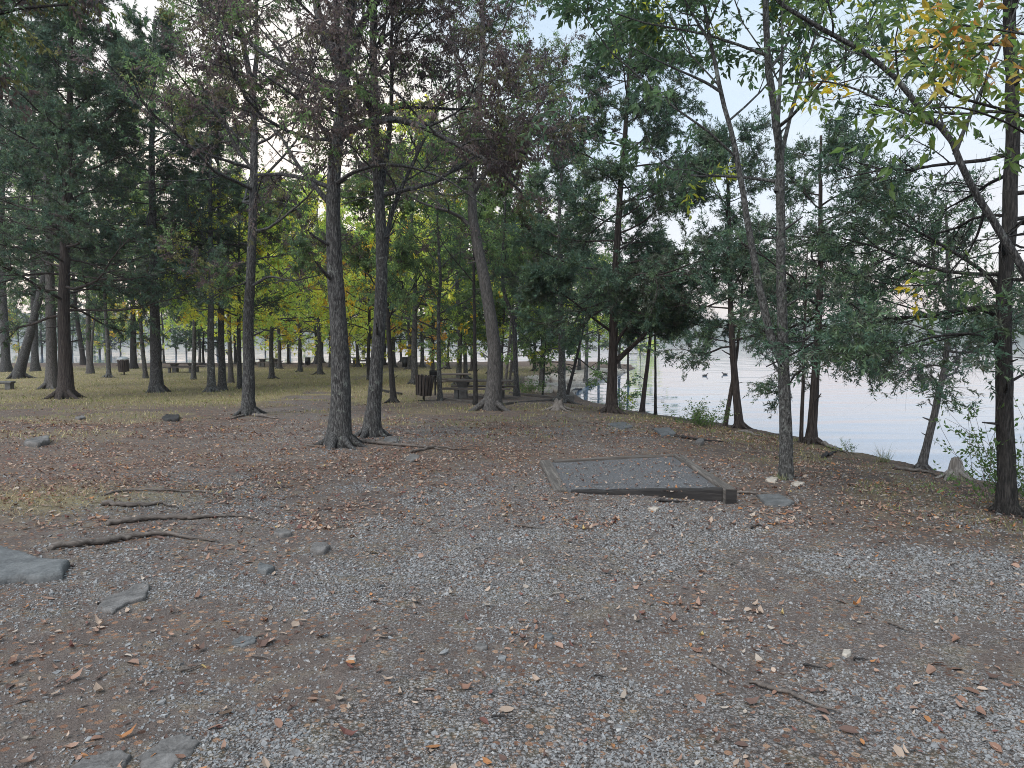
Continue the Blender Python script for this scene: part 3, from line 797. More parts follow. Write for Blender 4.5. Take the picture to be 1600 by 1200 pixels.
tree('cedar_tree', 'pale grey trunk standing right beside the low concrete block at the terrace end',
     [(877, 629), (878, 590), (878, 550), (877, 510), (876, 440), (874, 360), (876, 290), (880, 220)], 13, 'cedar', 'cedar', 'bark_lichen', 40, t_first=.36, roots=4, ls=.75, leaf_scale=1.2, dens=.45)
tree('slanting_tree', 'thin dark trunk slanting out over the water behind the concrete block',
     [(885, 621), (891, 598), (898, 570), (908, 530), (920, 480), (926, 420)], 6, 'maple', 'green', 'bark_dark', 41, t_first=.25, leaf_scale=1.0, ls=.7)
tree('sapling', 'very thin sapling standing before the tan rock ledges',
     [(848, 617), (849, 590), (851, 565), (852, 530), (850, 490)], 3, 'ash', 'green', 'bark_dark', 42, t_first=.35, leaf_scale=1.1, ls=.6)
for i, (x0, x1, y0, wv, lab) in enumerate([(783, 785, 600, 5, 'straight thin stem in the thicket behind the curved oak'),
                                            (789, 797, 605, 5, 'pale thin stem leaning lakeward behind the picnic terrace'),
                                            (795, 806, 603, 4, 'thinnest slanting stem by the bent grey tree')]):
    tree('thin_stem', lab, [(x0, y0), ((x0 + x1) / 2, 565), (x1, 525), (x1 + 3, 470), (x1 + 4, 410)], wv, 'maple', 'green', 'bark_pale', 60 + i, t_first=.25, leaf_scale=1.3, ls=.9)
# the shore row
tree('cedar_tree', 'wide cedar with fluted reddish trunk and one heavy bough reaching toward the lake',
     [(956, 645), (956, 600), (958, 560), (959, 510), (962, 430), (966, 340), (972, 240), (980, 140), (985, 55)], 17,
     'cedar', 'cedar', 'bark_cedar', 43, t_first=.28, roots=6, ls=1.15, lod=1.3, leaf_scale=1.08, dens=.62, sides=14,
     stems=[([(959, 568), (980, 548), (1002, 528, -.3), (1022, 508, -.5), (1048, 490, -.7)], 10, .45, .50),
            ([(959, 545), (975, 515, -.2), (1000, 490, -.4), (1040, 440, -.5)], 6, .4, .55),
            ([(958, 520), (930, 500, -.4), (895, 470, -.8), (850, 440, -1.2)], 5, .4, .55)])
tree('thin_stem', 'thin dark trunk nearest the wide cedar on its lake side',
     [(982, 637), (982, 600), (981, 570), (983, 520), (984, 460)], 5, 'cedar', 'cedar', 'bark_dark', 44, t_first=.5, ls=.5, leaf_scale=1.1, dens=.4)
tree('leaning_tree', 'dark trunk leaning lakeward with a curved foot on the bank',
     [(1003, 644), (1006, 615), (1010, 585), (1014, 550), (1018, 500), (1018, 440), (1020, 370)], 8, 'cedar', 'cedar', 'bark_cedar', 45, t_first=.45, ls=.55, leaf_scale=1.1, dens=.42)
tree('thin_stem', 'straight black pole-like trunk at the water edge beside the leaning dark trunk',
     [(1024, 649), (1024, 610), (1024, 570), (1023, 520), (1024, 450), (1026, 390)], 5, 'cedar', 'cedar', 'bark_dark', 46, t_first=.5, ls=.5, leaf_scale=1.1, dens=.4)
tree('cedar_tree', 'twin-stemmed cedar spreading from one foot on the crest of the bank',
     [(1155, 669), (1151, 620), (1147, 570), (1144, 510), (1143, 430), (1142, 350), (1140, 270), (1140, 200)], 13,
     'cedar', 'cedar', 'bark_cedar', 47, t_first=.27, roots=5, ls=.85, leaf_scale=1.0, dens=.75,
     stems=[([(1132, 669), (1139, 630), (1146, 590, .1), (1153, 550, .2), (1160, 480, .3), (1164, 420, .4)], 8, .5, .7)])
tree('forked_tree', 'lichen-grey tree forking into two tall stems, nearest trunk to the gravel-filled timber frame',
     [(1228, 748), (1228, 690), (1226, 620), (1222, 560), (1221, 480), (1217, 400), (1214, 320), (1212, 230), (1200, 150), (1192, 60), (1190, -60), (1192, -180)], 21,
     'ash', 'ash', 'bark_lichen', 48, t_first=.50, roots=0, sides=16, top_r=.3, dens=1.0, leaf_scale=1.1, flare=.35,
     stems=[([(1224, 572), (1205, 535), (1196, 490), (1186, 440), (1172, 360), (1160, 280), (1145, 210), (1128, 140), (1112, 60), (1100, -60), (1092, -160)], 13, .42, 1.0),
            ([(1213, 300), (1222, 240, .2), (1240, 160, .3), (1262, 90, .4), (1290, 0, .5), (1310, -90, .5)], 8, .3, .9),
            ([(1214, 250), (1216, 180, -.2), (1222, 90, -.2), (1224, -40, -.3)], 8, .3, .9),
            ([(1128, 145), (1105, 130), (1060, 110, -.3), (1015, 90, -.5), (975, 70, -.6)], 5, .25, .8),
            ([(1112, 70), (1080, 20, .3), (1045, -40, .5)], 6, .2, .9)])
tree('cedar_tree', 'dark bushy cedar with root-bound foot at the bank crest and a thin twin stem',
     [(1267, 693), (1271, 640), (1274, 590), (1277, 550), (1280, 480), (1283, 410), (1284, 330), (1286, 260), (1287, 210)], 16,
     'cedar', 'cedar', 'bark_cedar', 49, t_first=.26, roots=7, ls=.95, lod=1.05, leaf_scale=.95, dens=.58,
     stems=[([(1252, 692), (1253, 640), (1255, 590), (1256, 540), (1258, 460), (1260, 390)], 7, .5, .6)])
tree('leaning_tree', 'thin grey tree leaning out toward the lake beside the pale stump',
     [(1440, 732), (1450, 690), (1462, 640), (1471, 595), (1480, 560), (1484, 510), (1486, 450), (1480, 390), (1478, 320)], 13,
     'cedar', 'cedar', 'bark_pale', 50, t_first=.28, roots=5, ls=.62, leaf_scale=.85, dens=.34,
     stems=[([(1472, 592), (1490, 565), (1520, 535, .3), (1550, 505, .4)], 5, .3, .6)])
tree('cedar_tree', 'black-trunked cedar with long drooping boughs, thickest trunk on the near lake bank',
     [(1574, 803), (1573, 740), (1571, 660), (1570, 580), (1570, 500), (1573, 440), (1580, 370), (1586, 280), (1590, 180), (1592, 60), (1592, -80), (1592, -200)], 27,
     'cedar', 'cedar', 'bark_dark', 51, t_first=.32, roots=7, ls=.72, lod=1.0, leaf_scale=.75, dens=.27, sides=16, top_r=.55,
     stems=[([(1570, 470), (1545, 430, .2), (1500, 400, .4), (1450, 370, .6), (1395, 340, .8), (1350, 310, 1.0)], 8, .2, .45),
            ([(1570, 500), (1530, 480, .3), (1470, 500, .7), (1420, 480, 1.0), (1370, 465, 1.3)], 7, .2, .45),
            ([(1570, 540), (1520, 520, -.2), (1460, 525, -.3), (1400, 545, -.2), (1340, 560, 0)], 6, .25, .42),
            ([(1571, 600), (1590, 590), (1625, 570, .2), (1660, 560, .3)], 5, .2, .5)])
tree('hackberry_tree', 'mottled lichen-barked tree arching overhead, its long limb reaching out above the bank',
     [(1650, 850), (1640, 700), (1630, 560), (1612, 450), (1580, 390), (1548, 345), (1515, 290), (1492, 240), (1478, 198), (1440, 185), (1400, 125), (1350, 85), (1300, 58), (1250, 30), (1205, -5), (1150, -60)], 17,
     'ash', 'turning_green', 'bark_oak', 52, t_first=.50, sides=14, top_r=.3, dens=.30, ls=.42, leaf_scale=.85,
     stems=[([(1478, 198), (1440, 190, .1), (1390, 165, .2), (1340, 140, .3), (1290, 125, .4), (1230, 130, .5)], 6, .25, .42),
            ([(1405, 130), (1400, 90, -.2), (1398, 60, -.3), (1420, -20, -.4)], 4, .2, .4),
            ([(1492, 240), (1520, 170, .2), (1560, 80, .3), (1600, -20, .4)], 7, .2, .45)])
# trees whose trunks stand outside the picture and whose boughs hang into it
def side_tree(name, label, base, pts, r, limbs, kind, pal, bark, seed, **kw):
    b = np.array([base[0], base[1], float(ground_z(base[0], base[1]))])
    ST = [([np.zeros(3)] + [np.array(p) - b for p in pts], r, r * .5, .85, .4)]
    for lp, lr, tf, sl in limbs: ST.append(([np.array(p) - b for p in lp], lr, lr * .3, tf, sl))
    wood, crown = tree_mesh(ST, kind, pal, seed, r, **kw)
    root = empty(name, b, 0, label, 'tree')
    obj('trunk', wood, M[bark], root); obj('crown', crown, M['needle' if kind == 'cedar' else 'leaf'], root)
side_tree('hickory_tree', 'tree with turning green, yellow and orange leaves on a low bough, the nearest leaves', (4.6, 4.4),
          [(4.6, 4.4, 1.5), (4.5, 4.4, 3.2), (4.4, 4.5, 5.2)], .11,
          [([(4.55, 4.4, 2.9), tuple(at(1640, 195, 4.5)), tuple(at(1560, 165, 4.4)), tuple(at(1480, 150, 4.4)), tuple(at(1425, 75, 4.4))], .018, .25, .20),
           ([(4.55, 4.4, 2.75), tuple(at(1650, 240, 4.3)), tuple(at(1570, 190, 4.2)), tuple(at(1500, 165, 4.1)), tuple(at(1455, 170, 4.0))], .014, .25, .20),
           ([(4.5, 4.4, 3.2), tuple(at(1640, 60, 4.6)), tuple(at(1570, 45, 4.7)), tuple(at(1500, 40, 4.8)), tuple(at(1440, 20, 4.9))], .014, .25, .20)],
          'ash', 'turning', 'bark_dark', 53, leaf_scale=.66, dens=.40)
side_tree('oak_tree', 'oak whose dark bough reaches into the top corner above the cedars', (-6.4, 6.0),
          [(-6.4, 6.0, 2), (-6.3, 6.0, 4.0), (-6.3, 6.1, 5.6)], .13,
          [([(-6.3, 6.0, 3.8), tuple(at(-60, 45, 6.0)), tuple(at(0, 14, 6.0)), tuple(at(50, 8, 6.0)), tuple(at(105, 5, 6.0))], .03, .25, .25),
           ([(-6.3, 6.0, 3.6), tuple(at(-90, 90, 6.0)), tuple(at(-40, 75, 5.9)), tuple(at(10, 60, 5.8))], .02, .25, .28)],
          'oak', 'oak_mixed', 'bark_dark', 54, leaf_scale=.8, dens=.6)

# the wood beyond: a few grown trees, then copies of them
def proto(name, kind, pal, bark, seed, H, r, lean=(0, 0), **kw):
    rng = np.random.default_rng(seed)
    pts = [np.array([lean[0] * t + rng.normal(0, .12) * (t > 0), lean[1] * t + rng.normal(0, .12) * (t > 0), H * t]) for t in np.linspace(0, 1, 7)]
    wood, crown = tree_mesh([(pts, r, r * .2, kw.pop('t_first', .2), kw.pop('ls', 1.3))], kind, pal, seed, r, roots=4, sides=10, **kw)
    root = empty(name, (0, 0, 0)); obj('trunk', wood, M[bark], root); obj('crown', crown, M['needle' if kind == 'cedar' else 'leaf'], root)
    return root
PR = {
    'lime': proto('maple_tree', 'maple', 'lime', 'bark_oak', 71, 11, .17, t_first=.24, ls=1.25, leaf_scale=1.5, dens=.6),
    'gold': proto('maple_tree', 'maple', 'gold', 'bark_oak', 72, 10, .16, t_first=.22, ls=1.2, leaf_scale=1.5, dens=.7),
    'orange': proto('maple_tree', 'maple', 'orange', 'bark_dark', 73, 8, .12, t_first=.28, ls=1.0, leaf_scale=1.4, dens=.8),
    'green': proto('maple_tree', 'maple', 'green', 'bark_dark', 74, 12, .18, t_first=.22, ls=1.35, leaf_scale=1.6, dens=.45),
    'green2': proto('oak_tree', 'oak', 'oak_green', 'bark_lichen', 75, 13, .18, t_first=.24, ls=1.3, leaf_scale=2.2, dens=.45),
    'ash': proto('oak_tree', 'maple', 'ash', 'bark_lichen', 78, 14, .15, t_first=.35, ls=1.15, leaf_scale=1.15, dens=.34),
    'cedar': proto('cedar_tree', 'cedar', 'cedar', 'bark_dark', 76, 11, .18, t_first=.20, ls=1.1, leaf_scale=1.9, lod=.9, dens=.45),
    'cedar2': proto('cedar_tree', 'cedar', 'cedar', 'bark_oak', 77, 13, .17, t_first=.22, ls=1.2, leaf_scale=1.9, lod=.9, dens=.45),
}
used = set()
GB = 'trees over the picnic terrace'
def far_tree(key, px, py, H, label, group, rz=0.0, name=None, wid=1.0):
    b = on_ground(px, py); p = PR[key]
    h0 = {'lime': 11, 'gold': 10, 'orange': 8, 'green': 12, 'green2': 13, 'cedar': 11, 'cedar2': 13, 'ash': 14}[key]
    s = (H / h0 * wid, H / h0)
    if key in used: o = copy_tree(p, p.name.split('.')[0], b, rz, s)
    else:
        used.add(key); o = p; o.location = b; o.rotation_euler = (0, 0, rz); o.scale = (s[0], s[0], s[1])
    if name: o.name = name
    tag(o, label, 'tree', group)
    return o
GF = 'trees of the far lake edge'
FAR = [  # kind, foot px, foot py, height, label
    ('lime', 437, 576, 11, 'lime-green tree with a forked reddish foot behind the end of the gravel track'),
    ('lime', 469, 581, 10, 'lime-green tree with a pale straight trunk, alone in the grass beyond the track'),
    ('gold', 455, 566, 12, 'yellow-gold tree by the far water between two lime-green trees'),
    ('orange', 577, 594, 9, 'orange-yellow small tree with an open branching top behind the paired oaks'),
    ('lime', 517, 574, 12, 'lime-green tree with a stout dark trunk behind the big flared oak'),
    ('gold', 560, 573, 11, 'golden tree by the lake directly beyond the slimmer oak'),
    ('lime', 640, 577, 12, 'lime tree by the far lake edge above the bin on its post'),
    ('lime', 660, 574, 12, 'lime-green tree with a narrow grey trunk behind the slender grey tree'),
    ('lime', 676, 592, 10, 'lime-leaved tree with a pale reddish trunk behind the pedestal grill'),
    ('green2', 728, 593, 10, 'green oak with a short pale trunk behind the picnic tables'),
    ('green', 738, 580, 11, 'dense green tree at the lake edge behind the picnic tables'),
    ('green', 765, 584, 11, 'dense green tree hidden behind the curved oak'),
    ('green2', 800, 582, 11, 'green oak over the tan ledges, behind the bent grey tree'),
    ('green', 835, 580, 9, 'bushy green tree hanging over the tan rock ledges'),
    ('cedar', 700, 577, 9, 'dark cedar at the lake edge behind the pedestal grill'),
    ('green2', 935, 583, 8, 'green oak on the wooded point, beyond the wide cedar'),
    ('lime', 1000, 576, 9, 'pale lime tree at the tip of the wooded point across the cove'),
    ('green', 968, 578, 9, 'green tree on the wooded point mirrored in the cove'),
    ('lime', 905, 582, 9, 'lime tree at the back of the cove behind the slanting thin trunk'),
    ('lime', 615, 574, 12, 'lime-green tree by the far water beyond the dark two-tone trunk'),
    ('cedar', 600, 570, 11, 'dark cedar by the far water between the paired oaks and the bin'),
    ('cedar2', 312, 570, 12, 'dark cedar with a black trunk just behind the table under the cedars'),
    ('green', 275, 567, 13, 'green tree close behind the table under the cedars'),
    ('green2', 292, 566, 13, 'green oak with thin grey trunk behind the table under the cedars'),
    ('cedar', 155, 563, 13, 'dark cedar by the water behind the pale split snag'),
    ('green', 165, 565, 12, 'green tree with a thin trunk between the snag and the slatted bin'),
    ('cedar2', 115, 564, 13, 'tall dark cedar by the water behind the fluted red-brown trunk'),
    ('green', 30, 563, 12, 'green tree by the water behind the leaning grey trunk'),
    ('gold', 12, 560, 9, 'yellowish low tree at the edge of the wood behind the stone bench'),
    ('cedar', 65, 560, 13, 'dark cedar behind the dark square bin'),
    ('gold', 190, 560, 10, 'yellow-leaved tree by the far water above the slatted bin'),
    ('lime', 340, 566, 12, 'lime tree by the far water behind the banded trunk'),
    ('lime', 368, 568, 11, 'lime tree by the far water behind the slim dark trunk'),
    ('lime', 415, 567, 13, 'lime tree right behind the table beside the upright oak'),
    ('gold', 493, 569, 12, 'yellow-leaved tree by the far water next to the little lake-edge bin'),
]
rg = random.Random(5)
for k, px, py, H, lab in FAR:
    far_tree(k, px, py, H, lab, GF, rg.random() * 6.28, wid=rg.uniform(.9, 1.15))
# thin far trunks that nothing tells apart
for i, px in enumerate([177, 258, 322, 398, 448, 475, 505, 550, 590, 628, 690]):
    far_tree(rg.choice(['green', 'lime', 'cedar', 'lime', 'lime', 'green2', 'gold']), px + rg.uniform(-4, 4), rg.uniform(565.5, 570), rg.uniform(9, 13),
             'slender tree among the row of dark trunks standing against the bright far water', 'slender trunks against the far water', rg.random() * 6.28, wid=rg.uniform(.6, .9))

for k, px, py, H, lab in [('ash', 846, 609, 17, 'tall pale-green oak rising between the bent grey tree and the wide cedar'),
                          ('ash', 915, 600, 15, 'tall green tree behind the wide cedar at the back of the cove'),
                          ('ash', 716, 602, 16, 'tall green oak rising behind the wooden picnic table'),
                          ('lime', 648, 600, 14, 'tall lime tree in the grass behind the slatted bin'),
                          ('lime', 425, 592, 12, 'lime-green tree in the grass just beyond the upright oak'),
                          ('ash', 170, 590, 16, 'tall green tree between the pale snag and the slatted bin with the lid'),
                          ('lime', 500, 585, 13, 'lime tree in the grass seen just beside the big flared oak')]:
    far_tree(k, px, py, H, lab, None, rg.random() * 6.28, wid=.9)
# ------------------------------------------------------------------ park furniture
def normal_at(p, h=.4):
    x, y = p[0], p[1]
    return nrm(np.array([-(ground_z(x + h, y, False) - ground_z(x - h, y, False)) / (2 * h), -(ground_z(x, y + h, False) - ground_z(x, y - h, False)) / (2 * h), 1.0]))

# the gravel-filled timber frame
PAD = []
def pad_top(x, y):
    A = np.array([[p[0], p[1], 1] for p in PAD]); k_ = np.linalg.lstsq(A, np.array([p[2] for p in PAD]), rcond=None)[0]
    ins = np.ones(np.shape(x), bool)
    for i in range(4):
        a, b = PAD[i], PAD[(i + 1) % 4]; ins &= ((b[0] - a[0]) * (y - a[1]) - (b[1] - a[1]) * (x - a[0])) > 0
    return k_[0] * x + k_[1] * y + k_[2] - .03, ins
def timber_frame():
    c = [on_ground(877, 770), on_ground(1140, 786), on_ground(1056, 722), on_ground(852, 727)]     # front-left, front-right, back-right, back-left
    o = (c[0] + c[1] + c[2] + c[3]) / 4
    zt = [c[0][2] + .022, c[1][2] + .155, c[2][2] + .13, c[3][2] + .075]
    root = empty('gravel_pad', o, 0, 'square timber-edged pad filled with dark crushed gravel, raised at its lake side', 'gravel pad')
    T = [np.array([c[i][0], c[i][1], zt[i]]) - o for i in range(4)]
    PAD.extend([t_ + o for t_ in T])
    def timber(a, b, wd, hh, mat, name='edge_timber', ext=0.0, lift=0.0, seed=0):
        d = b - a; L = np.linalg.norm(d); d = d / L
        a = a - d * ext; b = b + d * ext; L += 2 * ext
        rng = np.random.default_rng(seed)
        n = 14; side = np.array([-d[1], d[0], 0]); V = []
        for i in range(n):
            p = a + d * L * i / (n - 1)
            wj = 1 + rng.normal(0, .015); zj = rng.normal(0, .003) + lift
            for (sx, sz) in ((-.5, -1), (-.5, -.08), (-.42, 0), (.42, 0), (.5, -.08), (.5, -1)):
                V.append(p + side * wd * sx * wj + np.array([0, 0, sz * hh + zj + rng.normal(0, .0015)]))
        F = []
        for i in range(n - 1):
            for j in range(5): F.append([i * 6 + j, i * 6 + j + 1, (i + 1) * 6 + j + 1, (i + 1) * 6 + j][::-1])
        m_ = MB(); m_.add(V, [F]); m_.F.setdefault(6, []).append(np.array([list(range(6)), [(n - 1) * 6 + j for j in range(6)][::-1]]))
        # object space along the timber so that the grain follows it
        ob = m_.build(name, mat, root); me = ob.data
        ang = math.atan2(d[1], d[0]); M3 = np.array(Matrix.Rotation(-ang, 3, 'Z'))
        co = np.concatenate(m_.V) @ M3.T
        me.vertices.foreach_set('co', co.astype(np.float32).ravel()); me.update()
        ob.rotation_euler = (0, 0, ang)
        return ob
    mid = sum(T) / 4
    def inw(p, k): q = p + (mid - p) * k; return q
    timber(T[3], T[0], .17, .15, M['timber_x'], seed=1)
    timber(inw(T[3], .03) + np.array([.10, 0, 0]), inw(T[2], .03), .10, .15, M['timber_x'], lift=.004, seed=2)
    timber(T[2], T[1], .125, .24, M['timber_x'], lift=.006, ext=.06, seed=3)
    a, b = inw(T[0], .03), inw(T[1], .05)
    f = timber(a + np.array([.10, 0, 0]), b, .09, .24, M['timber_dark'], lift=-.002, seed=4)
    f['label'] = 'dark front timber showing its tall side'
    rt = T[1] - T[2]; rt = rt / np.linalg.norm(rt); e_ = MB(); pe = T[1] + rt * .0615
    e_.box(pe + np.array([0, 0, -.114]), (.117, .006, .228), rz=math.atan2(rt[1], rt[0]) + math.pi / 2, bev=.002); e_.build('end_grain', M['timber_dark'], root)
    # gravel bed: a bumpy sheet just under the timber tops
    n = 40; u = np.linspace(0.03, .97, n); A, B = np.meshgrid(u, u)
    P = (T[0][None, None] * ((1 - A) * (1 - B))[..., None] + T[1] * (A * (1 - B))[..., None] + T[2] * (A * B)[..., None] + T[3] * ((1 - A) * B)[..., None])
    P[..., 2] += -.035 + .012 * fbm(P[..., 0] * 6, P[..., 1] * 6, 3, 71)
    i = np.arange(n - 1)[:, None] * n + np.arange(n - 1)[None]
    m, t, b_ = new_mat('fine_dark_gravel')
    v = N(t, 'ShaderNodeTexVoronoi'); v.inputs['Scale'].default_value = 70; g = N(t, 'ShaderNodeNewGeometry'); t.links.new(g.outputs['Position'], v.inputs['Vector'])
    s2 = N(t, 'ShaderNodeSeparateColor'); t.links.new(v.outputs['Color'], s2.inputs[0])
    c_ = cramp(t, s2.outputs[0], [(0, (.06, .062, .068)), (.6, (.092, .095, .104)), (1, (.135, .137, .145))])
    c_ = mixc(t, mathn(t, 'MULTIPLY', noise(t, g.outputs['Position'], 2.2, 7, .7), 1.1, True), c_, (.075, .070, .068))
    t.links.new(c_, b_.inputs['Base Color']); b_.inputs['Roughness'].default_value = .9
    bump(t, b_, v.outputs['Distance'], .9, .012)
    obj('gravel_fill', make_mesh('gravel_fill', P.reshape(-1, 3), [np.stack([i, i + 1, i + n + 1, i + n], -1).reshape(-1, 4)], True), m, root)
    rng = np.random.default_rng(3); k = 2600
    ab = rng.uniform(.06, .94, (k, 2)); a1, b1 = ab[:, :1], ab[:, 1:]
    Q = T[0] * (1 - a1) * (1 - b1) + T[1] * a1 * (1 - b1) + T[2] * a1 * b1 + T[3] * (1 - a1) * b1
    Q[:, 2] += -.028
    V, F, Cc = stones_geo(Q, rng.uniform(.004, .009, k), rng, .72)
    st = obj('loose_gravel', make_mesh('loose_gravel', V, [F], False, Cc), M['gravel'], root); st['kind'] = 'stuff'

def stones_geo(P, r, rng, tone=1.0, flat=(.35, .8)):
    n = len(P)
    base = np.array([(x, y, z) for z in (-1, 1) for y in (-1, 1) for x in (-1, 1)], float) * .62
    V = base[None] * (1 + rng.normal(0, .26, (n, 8, 3))) + rng.normal(0, .12, (n, 8, 3))
    V = V * (np.stack([rng.uniform(.8, 1.5, n), rng.uniform(.7, 1.1, n), rng.uniform(*flat, n)], 1) * r[:, None])[:, None]
    a = rng.random(n) * 6.283; ca, sa = np.cos(a)[:, None], np.sin(a)[:, None]
    tx, ty = rng.normal(0, .28, (n, 1)), rng.normal(0, .28, (n, 1))
    Z = V[..., 2] + tx * V[..., 0] + ty * V[..., 1]
    X = V[..., 0] * ca - V[..., 1] * sa; Y = V[..., 0] * sa + V[..., 1] * ca
    W = np.stack([X, Y, Z], -1) + P[:, None]
    F = (np.arange(n) * 8)[:, None, None] + np.array([[0, 2, 3, 1], [4, 5, 7, 6], [0, 1, 5, 4], [2, 6, 7, 3], [0, 4, 6, 2], [1, 3, 7, 5]])[None]
    pal = np.array([(.095, .094, .096), (.135, .132, .133), (.175, .170, .171), (.235, .226, .222), (.165, .138, .122), (.31, .295, .28), (.07, .067, .067)])
    c = pal[rng.choice(len(pal), n, p=[.28, .31, .18, .05, .10, .01, .07])] * rng.uniform(.85, 1.15, (n, 1)) * tone
    return W.reshape(-1, 3), F.reshape(-1, 4), np.repeat(c, 8, 0)
timber_frame()

# slatted waste bin hung on a post
def slat_bin(name, loc, rz, tilt, label, h=.80, lid=False, r1=.36, r0=.29):
    root = empty(name, loc, rz, label, 'waste bin', None)
    p = MB(); p.tube([(0, 0, -.1), (0, 0, .30)], [.045, .045], 10); p.build('post', M['iron'], root, True)
    p = MB(); p.box((0, 0, .012), (.42, .30, .03), bev=.006); p.box((-.14, 0, .03), (.16, .09, .03), bev=.005); p.build('base_plate', M['iron'], root)
    Tm = np.array(Matrix.Rotation(tilt, 3, 'Y'))
    z0 = .24
    def tf(m):
        m.V = [v @ Tm.T + np.array([0, 0, z0]) for v in m.V]; return m
    q = MB(); q.lathe([(r0 - .035, .02), (r1 - .04, h - .06), (r1 - .055, h - .06), (r0 - .05, .04)], 20, close=True); tf(q).build('liner', M['iron'], root, True)
    q = MB(); q.tube([(-.0, 0, -.02), (0, 0, .03)], [.16, r0 - .03], 16); tf(q).build('bracket', M['iron'], root)
    n = 16
    for i in range(n):
        a = i * 6.2832 / n; s = MB()
        c, s_ = math.cos(a), math.sin(a); wv = .105; th = .022
        V = []
        for (z, r) in ((0, r0), (h, r1)):
            for du, dr in ((-.5, 0), (.5, 0), (.5, th), (-.5, th)):
                rr = r + dr; V.append((c * rr - s_ * du * wv * (r / r1), s_ * rr + c * du * wv * (r / r1), z + (.006 * ((i * 7) % 3 - 1))))
        s.add(V, [[[0, 1, 5, 4], [1, 2, 6, 5], [2, 3, 7, 6], [3, 0, 4, 7], [0, 3, 2, 1], [4, 5, 6, 7]]]); tf(s).build('slat', M['slat'], root)
    for z, r in ((.12, r0 + (r1 - r0) * .15), (h - .12, r0 + (r1 - r0) * .85)):
        a = np.linspace(0, 6.2832, 25); s = MB(); s.tube(np.stack([np.cos(a) * (r + .002), np.sin(a) * (r + .002), np.full(25, z)], 1), np.full(25, .012), 6, False); tf(s).build('hoop', M['iron'], root, True)
    s = MB(); s.tube([(-r1 - .10, 0, h * .58), (-r0 + .03, 0, h * .58)], [.018, .018], 8); tf(s).build('pivot', M['iron'], root)
    if lid:
        s = MB(); s.lathe([(r1 + .05, h + .03), (r1 + .05, h + .07), (r1 * .8, h + .17), (r1 * .35, h + .23), (.02, h + .245)], 20); tf(s).build('lid', M['lid'], root, True)
    return root
g = on_ground(662, 627); slat_bin('waste_bin', g, 0, R_(4), 'brown slatted waste bin tilting on its post in front of the picnic tables')
g = on_ground(194, 586); slat_bin('waste_bin', g, .5, R_(-3), 'slatted waste bin with a domed grey lid under the cedars', h=.86, lid=True, r1=.37, r0=.33)

def box_bin(loc, rz, label, sc=1.0, drum=False):
    root = empty('waste_bin', loc, rz, label, 'waste bin')
    root.scale = (sc,) * 3
    b = MB()
    if drum: b.lathe([(.27, .12), (.29, .14), (.29, .45), (.30, .47), (.30, .5), (.29, .52), (.29, .85), (.28, .87)], 18)
    else: b.box((0, 0, .55), (.62, .62, .8), bev=.03)
    b.build('body', M['iron'], root, drum)
    b = MB(); b.tube([(0, 0, -.1), (0, 0, .16)], [.05, .05], 8); b.build('post', M['iron'], root)
    b = MB(); b.lathe([(.33, .95), (.33, .99), (.2, 1.04), (.05, 1.06)], 16) if not drum else b.lathe([(.31, .87), (.31, .90), (.22, .93)], 16); b.build('lid', M['iron'], root)
box_bin(on_ground(65, 567), .2, 'dark square bin half hidden behind the greenish-barked cedar')
box_bin(on_ground(481, 571.5), 0, 'small grey bin at the far lake edge beyond the grass', .9, True)
box_bin(on_ground(634, 576), 0, 'dark round bin at the far lake edge above the slatted bin', 1.1, True)

def picnic_table(loc, rz, label, L=1.9, concrete=True, aframe=False):
    root = empty('picnic_table', loc, rz, label, 'picnic table', None)
    top = MB()
    for i in range(4): top.box((0, (i - 1.5) * .185, .735), (L, .176, .065), bev=.006, jit=.002, seed=i)
    top.build('tabletop', M['plank'], root)
    for s in (-1, 1):
        m_ = MB()
        if aframe:
            for q in (-1, 1): m_.box((s * L * .32, q * .36, .36), (.045, .09, .86), rx=q * .55, bev=.006)
            m_.box((s * L * .32, 0, .69), (.05, .66, .07), bev=.006); m_.box((s * L * .32, 0, .40), (.05, 1.4, .08), bev=.006)
            m_.build('leg_frame', M['slat'], root)
        else:
            V = []
            for (z, hx, hy) in ((-.12, .17, .13), (.42, .17, .13), (.60, .22, .26), (.705, .24, .33)):
                V += [(s * L * .26 - hx, -hy, z), (s * L * .26 + hx, -hy, z), (s * L * .26 + hx, hy, z), (s * L * .26 - hx, hy, z)]
            F = [[j * 4 + a, j * 4 + (a + 1) % 4, j * 4 + 4 + (a + 1) % 4, j * 4 + 4 + a] for j in range(3) for a in range(4)] + [[3, 2, 1, 0], [12, 13, 14, 15]]
            m_.add(V, [F]); m_.build('pedestal', M['concrete'], root)
    for s in (-1, 1):
        bnc = MB()
        for i in (0, 1): bnc.box((0, s * (.80 + (i - .5) * .16), .445), (L, .16, .07), bev=.006, jit=.002, seed=i + 7)
        bo = bnc.build('bench_seat', M['plank'], root)
        if not aframe:
            for q in (-1, 1):
                l_ = MB(); l_.box((q * L * .30, s * .80, .15), (.16, .24, .535), bev=.012); l_.build('bench_leg', M['concrete'], bo)
    return root
def table_at(px, py, rz, label, **k): return picnic_table(on_ground(px, py), rz, label, **k)
table_at(750, 622, R_(-8), 'concrete-legged picnic table with plank top standing behind the curved oak', L=2.8)
table_at(704, 607, R_(22), 'wooden picnic table standing beyond the pedestal grill and slatted bin', L=2.0, aframe=True)
table_at(287, 582, R_(4), 'broad concrete picnic table under the cedars', L=2.6)
table_at(420, 573, R_(5), 'dark picnic table by the far water beside the upright oak', L=2.2)
table_at(566, 570.5, R_(0), 'far picnic table by the water between the paired oaks', L=2.2)

